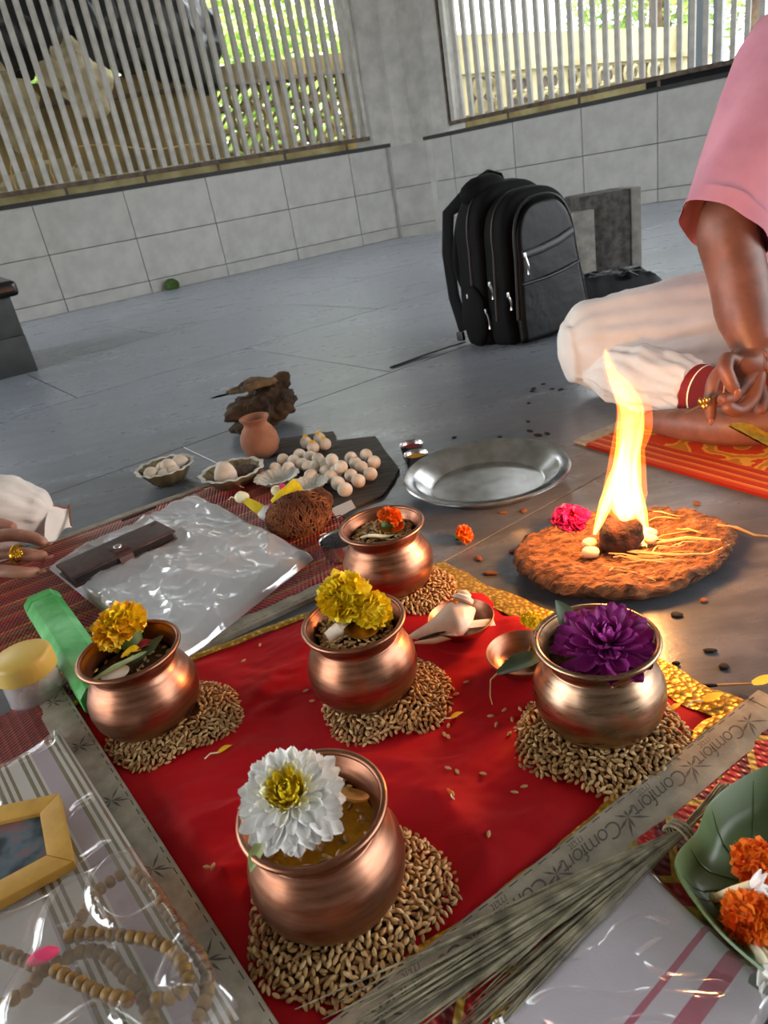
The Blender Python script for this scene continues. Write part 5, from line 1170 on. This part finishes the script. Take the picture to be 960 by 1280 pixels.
for f in range(0, k, 6):
    p = den[f]; part('vein', B().loft([(p.x*.2, p.y*.2, .0028), (p.x*.6, p.y*.6, .0034), (p.x*.67, p.y*.67, .0040), (p.x*.8, p.y*.8, .0096), (p.x*.93, p.y*.93, .0222)], [.0012, .0011, .001, .0009, .0007], 6), 'greentray', tr)
def traypos(px, py, z): p = gp(px, py, z); return p
pompon('marigold', 'orange marigold at the back of the leaf tray', traypos(945, 1078, .037), .0165, 'orange', 320, 14, .75, rot=(.3, -.3, 0), group='marigolds')
pompon('marigold', 'orange marigold at the front of the leaf tray', traypos(938, 1148, .040), .0175, 'orange', 360, 15, .75, rot=(.2, -.4, 0), group='marigolds')
pompon('marigold', 'orange marigold cut by the right edge in the leaf tray', traypos(972, 1120, .036), .0165, 'orange', 300, 16, .75, group='marigolds')
def tuberose(label, a_, b_, seed):
    a_, b_ = Vector(a_), Vector(b_); d = (b_-a_); t = thing('tuberose', label, 'flower', a_, group='white tuberoses in the leaf tray')
    part('tube', B().loft([Vector(), d*.4+Vector((0, 0, .004)), d*.75+Vector((0, 0, .004))], [.0022, .0028, .0042], 9), 'cream', t)
    part('bud_base', B().blob((0, 0, 0), (.0035, .0035, .003), .1, 60, 2, 1), 'paleleaf', t)
    rr = random.Random(seed); dn = d.normalized(); s1_ = dn.orthogonal().normalized(); s2_ = dn.cross(s1_)
    for i in range(6):
        w = i*PI/3; o_ = s1_*math.cos(w)+s2_*math.sin(w); p = d*.72+Vector((0, 0, .004))
        part('petal', B().loft([p, p+dn*.006+o_*.004, p+dn*.011+o_*.009], [.0022, .0028, .0006], 6), 'white', t)
tuberose('white tuberose lying between the two orange marigolds', traypos(893, 1122, .030), traypos(955, 1112, .046), 1)
tuberose('white tuberose below the front marigold in the tray', traypos(950, 1185, .034), traypos(985, 1240, .036), 2)
tuberose('white tuberose nearest the tray rim at lower right', traypos(940, 1180, .036), traypos(960, 1225, .034), 3)
leaf('small_leaf', 'dark green leaf behind the tuberose in the tray', [traypos(893, 1125, .026), traypos(915, 1135, .028), traypos(930, 1130, .028)], .009, 'green')
leaf('small_leaf', 'dark green leaf at the bottom right corner of the packet', [traypos(945, 1268, .022), traypos(965, 1255, .026), traypos(990, 1245, .026)], .016, 'darkgreen')

# ------------------------------------------------------------------ backpack and things by the wall
g = gp(640, 432); bp = thing('backpack', 'black backpack with shiny faux leather front standing on the floor', 'backpack', (g.x+.075, g.y+.105, 0), math.radians(22), rot=(math.radians(-5), 0, math.radians(26))); bp.scale = (.90, .90, .89)
def arch(w, h, d, y0, bev, wtop=.8, rtop=.5, bw=1.0):
    pts = []; n = 20
    hb = h*(1-.42*rtop*2*.5)
    pts.append((-w/2*bw, .0)); pts.append((-w/2, h*.18))
    for i in range(n+1):
        a = PI-PI*i/n; pts.append((w/2*wtop*math.copysign(abs(math.cos(a))**.75, math.cos(a)), h*.62+h*.38*math.sin(a)**.8))
    pts.append((w/2, h*.18)); pts.append((w/2*bw, 0)); k = len(pts)
    vs = [(x, y0, z) for x, z in pts]+[(x, y0+d, z) for x, z in pts]
    b = B().add(vs, [tuple(range(k)), tuple(reversed(range(k, 2*k)))]+[((i+1) % k, i, k+i, k+(i+1) % k) for i in range(k)]); return b, pts
b, pts_m = arch(.36, .475, .13, -.02, .03, .88, bw=.94); part('main_compartment', b, 'blackfab', bp, bevel=.030, seg=4)
b, pts_f = arch(.335, .44, .10, -.115, .02, .86, bw=.95); part('front_compartment', b, 'blackfab', bp, bevel=.024, seg=4)
b, pts_p = arch(.27, .40, .04, -.145, .02, .84, bw=1.0); part('leather_panel', b, 'blackleather', bp, bevel=.018, seg=4)
for nm, pts, yy, k in (('zip_track', pts_m, .03, 1.004), ('zip_track', pts_f, -.068, 1.004), ('piping', pts_p, -.132, 1.03)):
    part(nm, B().loft([(x*k, yy, z*k) for x, z in pts[1:-1]], [.0045]*(len(pts)-2), 6), 'zip', bp)
part('pocket_slot', B().loft([(-.105, -.148, .255), (-.03, -.152, .262), (.04, -.152, .274), (.10, -.147, .292)], [(.004, .012)]*4, 8), 'zip', bp)
part('pocket_seam', B().loft([(-.115, -.147, .175), (-.03, -.151, .178), (.04, -.151, .186), (.115, -.146, .200)], .005, 8), 'zip', bp)
def pull(x, y, z, ln=.04):
    o = part('zip_pull', B().box((0, 0, -.006), (.008, .006, .014)), 'silver', bp, loc=(x, y, z), bevel=.002); part('pull_tab', B().loft([(0, -.002, -.012), (.004, -.004, -.012-ln*.5), (.003, -.003, -.012-ln)], .0035, 6), 'silver', o)
pull(-.10, -.154, .262, .05); pull(-.176, -.068, .20); pull(-.150, -.115, .16); pull(-.176, -.03, .12, .05); pull(-.185, .04, .17)
part('side_pocket', B().blob((-.172, .035, .095), (.022, .065, .10), .08, 12, 3, 2), 'blackfab', bp); part('side_pocket', B().blob((.172, .035, .095), (.022, .065, .10), .08, 12, 3, 5), 'blackfab', bp)
part('back_padding', B().blob((0, .125, .25), (.155, .045, .235), .05, 8, 4, 3), 'blackfab', bp)
part('top_hump', B().blob((-.05, .06, .455), (.085, .055, .05), .12, 14, 3, 8), 'blackfab', bp)
part('carry_handle', B().loft([(-.06, .085, .455), (-.045, .09, .50), (0, .09, .515), (.045, .09, .50), (.06, .085, .455)], [(.012, .006)]*5, 8), 'blackfab', bp)
part('shoulder_strap', B().loft([(-.07, .14, .45), (-.11, .18, .42), (-.135, .185, .30), (-.145, .175, .16), (-.15, .14, .05)], [(.030, .010)]*5, 10, up=(1, 0, 0)), 'blackfab', bp)
part('shoulder_strap', B().loft([(.07, .14, .45), (.10, .19, .42), (.12, .20, .30), (.13, .19, .16), (.12, .15, .06)], [(.030, .010)]*5, 10, up=(1, 0, 0)), 'blackfab', bp)
part('strap_buckle', B().box((-.175, .13, .035), (.012, .035, .03)), 'zip', bp, bevel=.004)
iv = (Matrix.Translation(bp.location) @ bp.rotation_euler.to_matrix().to_4x4() @ Matrix.Diagonal((*bp.scale, 1))).inverted()
part('strap_tail', B().loft([iv @ p for p in (gp(580, 428, .03), gp(560, 434, .012), gp(530, 444, .004), gp(500, 455, .003), gp(489, 459, .003))], [(.010, .0022)]*5, 6), 'blackfab', bp)
g = gp(731, 345); single('stone_block', B().box((0, 0, .12), (.085, .16, .24)), 'blockpale', 'narrow grey stone block standing close behind the backpack', 'block', loc=(g.x, g.y+.085, 0), rot=(0, 0, .12), bevel=.004)
g = gp(780, 345); t = thing('stone_block', 'large dark stone block with pale right edge behind the backpack', 'block', (g.x+.03, g.y+.30, 0), .0)
part('rough_face', B().box((-.02, 0, .145), (.20, .2, .29)), 'blockside', t, bevel=.006); part('sawn_edge', B().box((.10, -.006, .145), (.038, .2, .29)), 'blockpale', t, bevel=.003)
g = gp(772, 372); t = thing('plastic_bag', 'flat black plastic bag lying right of the backpack', 'bag', (g.x, g.y+.06, 0), .05)
def bagf(u, v):
    e = min(u, 1-u, v, 1-v); k = min(1, e/.12); return Vector((-.20+.36*u, -.08+.16*v+.02*u, .006+.075*math.sqrt(k)*(1-.25*u)+.012*nz(u*6, v*6, 2)*k))
part('bag_sheet', B().grid(40, 24, bagf).grid(1, 1, lambda u, v: Vector((-.20+.36*u, -.08+.16*v+.02*u, .002))), 'blackbag', t)
part('bag_handle', B().loft([(.02, -.05, .07), (.03, -.075, .082), (.06, -.07, .06)], [(.010, .003)]*3, 6), 'blackbag', t)

# ------------------------------------------------------------------ people
def seated_upper(t, base, top, shirt, skin_m, w=.17, face=Vector((0, -1, 0))):
    """torso, neck and head of a seated person (mostly beyond the frame)"""
    base, top = Vector(base), Vector(top); ax = (top-base)
    P = [base+ax*f for f in (0, .15, .4, .7, .9, 1.0, 1.06)]
    part('shirt_torso', B().loft(P, [(w*.95, w*.72), (w*1.0, w*.75), (w*.95, w*.68), (w*1.05, w*.70), (w*.98, w*.58), (w*.55, w*.42), (w*.36, w*.33)], 28, up=face, fn=lambda k, a: 1+.03*math.sin(5*a+k)), shirt, t)
    n0 = P[-1]-Vector((0, 0, .03)); hd = n0+Vector((0, 0, .17))+face*.03
    skin('head', [n0, n0+Vector((0, 0, .07)), hd-Vector((0, 0, .05))+face*.02, hd, hd+Vector((0, 0, .06))], [(0, 1), (1, 2), (2, 3), (3, 4)], [.055, .052, (.066, .075), (.075, .09), (.06, .07)], skin_m, t)
    part('hair', B().blob(hd+Vector((0, 0, .055))-face*.02, (.083, .098, .075), .05, 20, 3, 2), 'hair', t)
    part('nose', B().blob(hd+face*.098-Vector((0, 0, .02)), (.013, .016, .022), .05, 20, 2, 2), skin_m, t)
    side = face.cross(Vector((0, 0, 1)))
    for s_ in (-1, 1):
        part('eye', B().blob(hd+face*.082+side*s_*.032+Vector((0, 0, .005)), (.012, .008, .006), .0, 20, 2, 2), 'zip', t); part('ear', B().blob(hd+side*s_*.08-Vector((0, 0, .01)), (.012, .02, .03), .05, 20, 2, 2), skin_m, t)
    part('mouth', B().loft([hd+face*.088+side*x-Vector((0, 0, .055)) for x in (-.022, 0, .022)], [.002, .005, .002], 6), 'leather2', t)
    return hd
# man in pink, right
pr = thing('person', 'seated man in pink shirt and white dhoti tending the fire', 'person', (0, 0, 0))
kn = gp(742, 508, 0)
def leg_loft(pts, rads, parent, name, m, seed, fold=.02, n=56, up=(0, 0, 1)):
    P = [Vector(p) for p in pts]; PP, RR = [], []
    k = len(P)
    for i in range(k-1):
        for f in [x/7 for x in range(7)]:
            a_, b_, c_, d_ = P[max(0, i-1)], P[i], P[i+1], P[min(k-1, i+2)]
            PP.append(.5*((2*b_)+(c_-a_)*f+(2*a_-5*b_+4*c_-d_)*f*f+(3*b_-a_-3*c_+d_)*f**3)); s_ = f*f*(3-2*f); RR.append((rads[i][0]*(1-s_)+rads[i+1][0]*s_, rads[i][1]*(1-s_)+rads[i+1][1]*s_))
    PP.append(P[-1]); RR.append(rads[-1])
    def fn(q_, w):
        u = q_/len(PP)
        return 1+fold*(math.sin(7*w+9*u+3*nz(u*4, w*.6, seed))*.5+.8*nz(u*5, math.cos(w)*2, math.sin(w)*2+seed)+.35*math.sin(15*w+14*u+seed))*min(1, u*5)
    return part(name, B().loft(PP, RR, n, up=up, fn=fn), m, parent)
leg_loft([(kn.x-.045, kn.y+.062, .098), (kn.x-.026, kn.y+.062, .099), (kn.x+.02, kn.y+.062, .102), (kn.x+.10, kn.y+.066, .103), (kn.x+.22, kn.y+.085, .104), (kn.x+.36, kn.y+.12, .106), (kn.x+.52, kn.y+.17, .11)],
         [(.014, .014), (.055, .062), (.084, .090), (.096, .100), (.100, .101), (.11, .102), (.13, .105)], pr, 'dhoti_leg', 'dhoti', 2, .075, 90)
leg_loft([(kn.x-.005, kn.y+.02, .062), (kn.x+.04, kn.y-.02, .064), (kn.x+.075, kn.y-.08, .064), (kn.x+.105, kn.y-.145, .062), (kn.x+.122, kn.y-.178, .060)], [(.02, .02), (.052, .055), (.058, .060), (.052, .054), (.046, .048)], pr, 'dhoti_shin', 'dhoti', 6, .10, 80)
leg_loft([(1.28, 1.10, .10), (1.22, 1.15, .10), (1.15, 1.25, .11), (1.05, 1.42, .13), (.95, 1.55, .13)], [(.02, .02), (.085, .09), (.10, .10), (.12, .11), (.14, .12)], pr, 'dhoti_leg', 'dhoti', 4, .045)
# foot and ankle under the shin
FT = [gp(1010, 515, .055), gp(960, 530, .042), gp(925, 534, .038), gp(890, 533, .036), gp(855, 530, .032), gp(826, 527, .026), gp(808, 528, .018), gp(806, 521, .022)]
skin('foot', FT, [(0, 1), (1, 2), (2, 3), (3, 4), (4, 5), (5, 6), (5, 7)], [.05, .036, .033, .033, (.032, .028), (.030, .022), .011, .013], 'skin_r', pr)
anc = Vector((kn.x+.126, kn.y-.186, .058)); ad = Vector((.42, -.9, 0)).normalized(); an = Vector((-ad.y, ad.x, 0))
part('anklet', B().loft([anc+ad*x for x in (-.010, 0, .010)], [(.046, .046), (.047, .047), (.044, .044)], 28), 'redthread', pr)
for x in (-.012, .012): part('anklet_edge', B().loft([anc+ad*(x-.0015), anc+ad*(x+.0015)], [(.0475, .0475)]*2, 28, cap=False), 'cream', pr)
# right arm (at the left of the picture) and its sleeve
sh, hemc = aty(1012, 66, 1.22), aty(903, 286, 1.10)
elb = aty(918, 322, 1.095); wr = aty(944, 425, 1.035)
hY = 1.0
def hp(px, py, dy=0): return aty(px, py, hY+dy)
AV = [sh, hemc, elb, aty(928, 372, 1.065), wr, aty(940, 447, 1.02), aty(930, 462, 1.005)]
AE = [(i, i+1) for i in range(6)]; AR = [.055, .047, .045, .043, (.034, .028), (.033, .024), (.030, .020)]
def chain(base_i, pts, rads):
    s0 = len(AV)
    for i, (p, r) in enumerate(zip(pts, rads)):
        AV.append(p); AR.append(r); AE.append((base_i if i == 0 else s0+i-1, s0+i))
# index finger bent forward and down, thumb beneath, ring and little finger hanging, middle holding the brush
chain(6, [hp(908, 447, -.004), hp(906, 462, -.022), hp(914, 480, -.030), hp(921, 492, -.032)], [.0125, .0115, .0105, .0085])
chain(5, [hp(930, 478, -.006), hp(914, 498, -.016), hp(898, 500, -.020)], [.0125, .011, .010])
chain(6, [hp(902, 462, .012), hp(891, 478, .004), hp(887, 503, -.004), hp(889, 528, -.008)], [.012, .0105, .0095, .008])
chain(4, [hp(946, 470, .0), hp(940, 500, -.012), hp(922, 515, -.022), hp(904, 506, -.026)], [.015, .0125, .0115, .010])
chain(6, [hp(945, 475, .015), hp(952, 500, .01), hp(950, 520, .0)], [.012, .011, .0095])
skin('right_arm', AV, AE, AR, 'skin_r', pr, root=4)
part('fingernail', B().blob(hp(922, 491, -.041), (.0055, .002, .0065), .0, 20, 2, 1), 'nail', pr); part('fingernail', B().blob(hp(889, 527, -.0165), (.0045, .002, .006), .0, 20, 2, 1), 'nail', pr)
# sleeve
hd_ = (sh-hemc); 
SP = [hemc+hd_*f for f in (0, .05, .3, .6, .85, 1.0, 1.1)]
part('shirt_sleeve', B().loft(SP, [(.068, .056), (.068, .056), (.078, .064), (.088, .074), (.094, .082), (.088, .082), (.06, .06)], 40, cap=False, up=(0, -1, .2), fn=lambda k, a: 1+.06*math.sin(3*a+k*.8)+.028*math.sin(7*a+k)), 'pinkshirt', pr)
part('sleeve_hem', B().loft([hemc-hd_*.012, hemc+hd_*.07], [(.0705, .0585), (.0715, .060)], 40, cap=False, up=(0, -1, .2), fn=lambda k, a: 1+.06*math.sin(3*a+k*.8)+.028*math.sin(7*a+k)), 'pinkshirt', pr)
seated_upper(pr, (.96, 1.46, .10), (.90, 1.27, .60), 'pinkshirt', 'skin_r', .185, Vector((-.25, -.97, 0)).normalized())
part('shirt_yoke', B().loft([sh+Vector((-.02, .0, -.02)), sh+Vector((.10, .06, .02)), Vector((.90, 1.28, .60))], [(.085, .08), (.10, .10), (.09, .09)], 24), 'pinkshirt', pr)
# far arm of the man
skin('left_arm', [(1.10, 1.32, .54), (1.20, 1.20, .32), (1.06, 1.03, .20), (.86, .955, .118), (.80, .935, .105), (.765, .925, .10), (.74, .92, .098), (.775, .955, .10), (.745, .955, .098), (.775, .90, .098), (.75, .885, .096), (.79, .93, .125), (.765, .915, .128)],
     [(0, 1), (1, 2), (2, 3), (3, 4), (4, 5), (5, 6), (4, 7), (7, 8), (4, 9), (9, 10), (3, 11), (11, 12)], [.05, .044, .040, .030, (.028, .018), .011, .009, .011, .009, .011, .009, .012, .009], 'skin_r', pr, root=3)
# things in his hands
lb = thing('metal_tongs', 'small dark metal ladle held between the man\'s fingers', 'ladle', hp(872, 510, -.02))
o_ = lb.location.copy()
part('handle', B().loft([hp(857, 516, -.02)-o_, hp(872, 509, -.022)-o_, hp(890, 497, -.022)-o_, hp(902, 489, -.02)-o_], [.0026, .0028, .0026, .0022], 8), 'rust', lb)
for i, (x, y) in enumerate(((876, 502), (880, 508), (884, 500))): part('knob', B().blob(hp(x, y, -.026)-o_, (.005, .005, .006), .2, 60, 2, i), 'brass', lb)
sp_ = thing('leaf_scoop', 'golden brown husk scoop held over the orange mat', 'scoop', hp(935, 545, -.03)); o_ = sp_.location.copy()
e0, e1, e2, e3 = hp(909, 530, -.02)-o_, hp(935, 540, -.045)-o_, hp(965, 560, -.06)-o_, hp(975, 545, -.02)-o_
qq = [e0, e2, e3+Vector((.02, 0, 0)), hp(930, 528, .0)-o_]
part('scoop_blade', B().grid(12, 8, lambda u, v: bil(qq, u, v)+Vector((0, 0, -.010*math.sin(u*PI)*math.sin(v*PI)+.001*nz(u*8, v*8)))).grid(12, 8, lambda u, v: bil(qq, u, v)+Vector((0, 0, -.003-.010*math.sin(u*PI)*math.sin(v*PI)))), 'turmeric', sp_, fix=False)
# man at left: knee under white cloth, hand with gold ring
pl_ = thing('person', 'seated person at left in white cloth with a gold ring on the hand', 'person', (0, 0, 0))
kl = gp(60, 690, .0)
leg_loft([(kl.x+.012, kl.y+.045, .048), (kl.x-.012, kl.y+.045, .056), (kl.x-.06, kl.y+.045, .070), (kl.x-.14, kl.y+.04, .080), (kl.x-.26, kl.y+.0, .08), (kl.x-.42, kl.y-.05, .10)],
         [(.012, .014), (.040, .042), (.060, .064), (.070, .076), (.085, .08), (.11, .10)], pl_, 'cloth_leg', 'dhoti', 11, .085)
hm = [gp(88, 632, .055), gp(74, 648, .062), gp(62, 664, .060), gp(55, 672, .055)]
qh = [gp(60, 640, .06), gp(88, 630, .045), gp(90, 660, .02), gp(56, 676, .03)]
part('cloth_flap', B().grid(14, 14, lambda u, v: bil(qh, u, v)+Vector((0, 0, .006*math.sin(u*6+v*3)))).grid(14, 14, lambda u, v: bil(qh, u, v)+Vector((0, 0, .006*math.sin(u*6+v*3)-.0015))), 'dhoti', pl_, fix=False)
part('brown_hem', B().loft([bil(qh, f, .0)+Vector((0, 0, .0015+.006*math.sin(f*6))) for f in [x/10 for x in range(11)]], .0014, 5), 'brownhem', pl_)
part('brown_hem', B().loft([bil(qh, 1.0, f)+Vector((0, 0, .0015+.006*math.sin(6+f*3))) for f in [x/10 for x in range(11)]], .0014, 5), 'brownhem', pl_)
hz_ = .058
def hl(px, py, z): return gp(px, py, z)
HV = [hl(-190, 700, .16), hl(-120, 695, .11), hl(-75, 690, .085), hl(-45, 688, .072)]
HE = [(0, 1), (1, 2), (2, 3)]; HR = [.036, .030, (.030, .022), (.030, .018)]
def hchain(base_i, pts, rads):
    s0 = len(HV)
    for i, (p, r) in enumerate(zip(pts, rads)): HV.append(p); HR.append(r); HE.append((base_i if i == 0 else s0+i-1, s0+i))
hchain(3, [hl(-25, 655, .082), hl(2, 655, .082), hl(20, 660, .075)], [.0115, .0105, .009])
hchain(3, [hl(-18, 672, .078), hl(15, 668, .082), hl(42, 672, .075), hl(58, 680, .066)], [.012, .011, .010, .008])
hchain(3, [hl(-18, 692, .072), hl(15, 690, .076), hl(42, 694, .070), hl(60, 696, .062)], [.012, .0108, .010, .008])
hchain(3, [hl(-22, 712, .062), hl(8, 714, .064), hl(32, 716, .058), hl(50, 714, .050)], [.0108, .0098, .009, .0075])
hchain(2, [hl(-60, 725, .060), hl(-35, 738, .048), hl(-15, 738, .042)], [.012, .011, .009])
skin('right_hand', HV, HE, HR, 'skin_l', pl_, root=2)
for (x, y, z) in ((63, 696, .066), (61, 680, .070), (53, 714, .054)): part('fingernail', B().blob(hl(x, y, z), (.005, .0045, .0025), 0, 20, 2, 1), 'nail', pl_)
ring = thing('gold_ring', 'chunky ornate gold ring on the finger of the left hand', 'ring', hl(22, 692, .076))
rd_ = (hl(42, 694, .070)-hl(15, 690, .076)).normalized(); s1_ = rd_.orthogonal().normalized(); s2_ = rd_.cross(s1_)
part('band', B().loft([(s1_*math.cos(w)+s2_*math.sin(w))*.0122 for w in [2*PI*i/24 for i in range(25)]], [(.0022, .0036)]*25, 6, cap=False, up=tuple(rd_)), 'goldring', ring)
tv = (Vector((0, 0, H))-ring.location).normalized()
for i in range(9):
    a = 2*PI*i/8; o2 = (rd_*math.cos(a)+tv.cross(rd_)*math.sin(a))*(.0058 if i < 8 else 0)
    part('ring_bead', B().blob(tv*.0135+o2, (.0032, .0032, .0032), .1, 80, 2, i), 'goldring', ring)
seated_upper(pl_, (kl.x-.62, kl.y+.02, .1), (kl.x-.60, kl.y-.02, .60), 'dhoti', 'skin_l', .18, Vector((.95, -.3, 0)).normalized())
skin('right_upper_arm', [Vector((kl.x-.55, kl.y-.17, .52)), Vector((kl.x-.50, kl.y-.22, .30)), hl(-190, 700, .16)], [(0, 1), (1, 2)], [.05, .043, .036], 'skin_l', pl_, root=1)
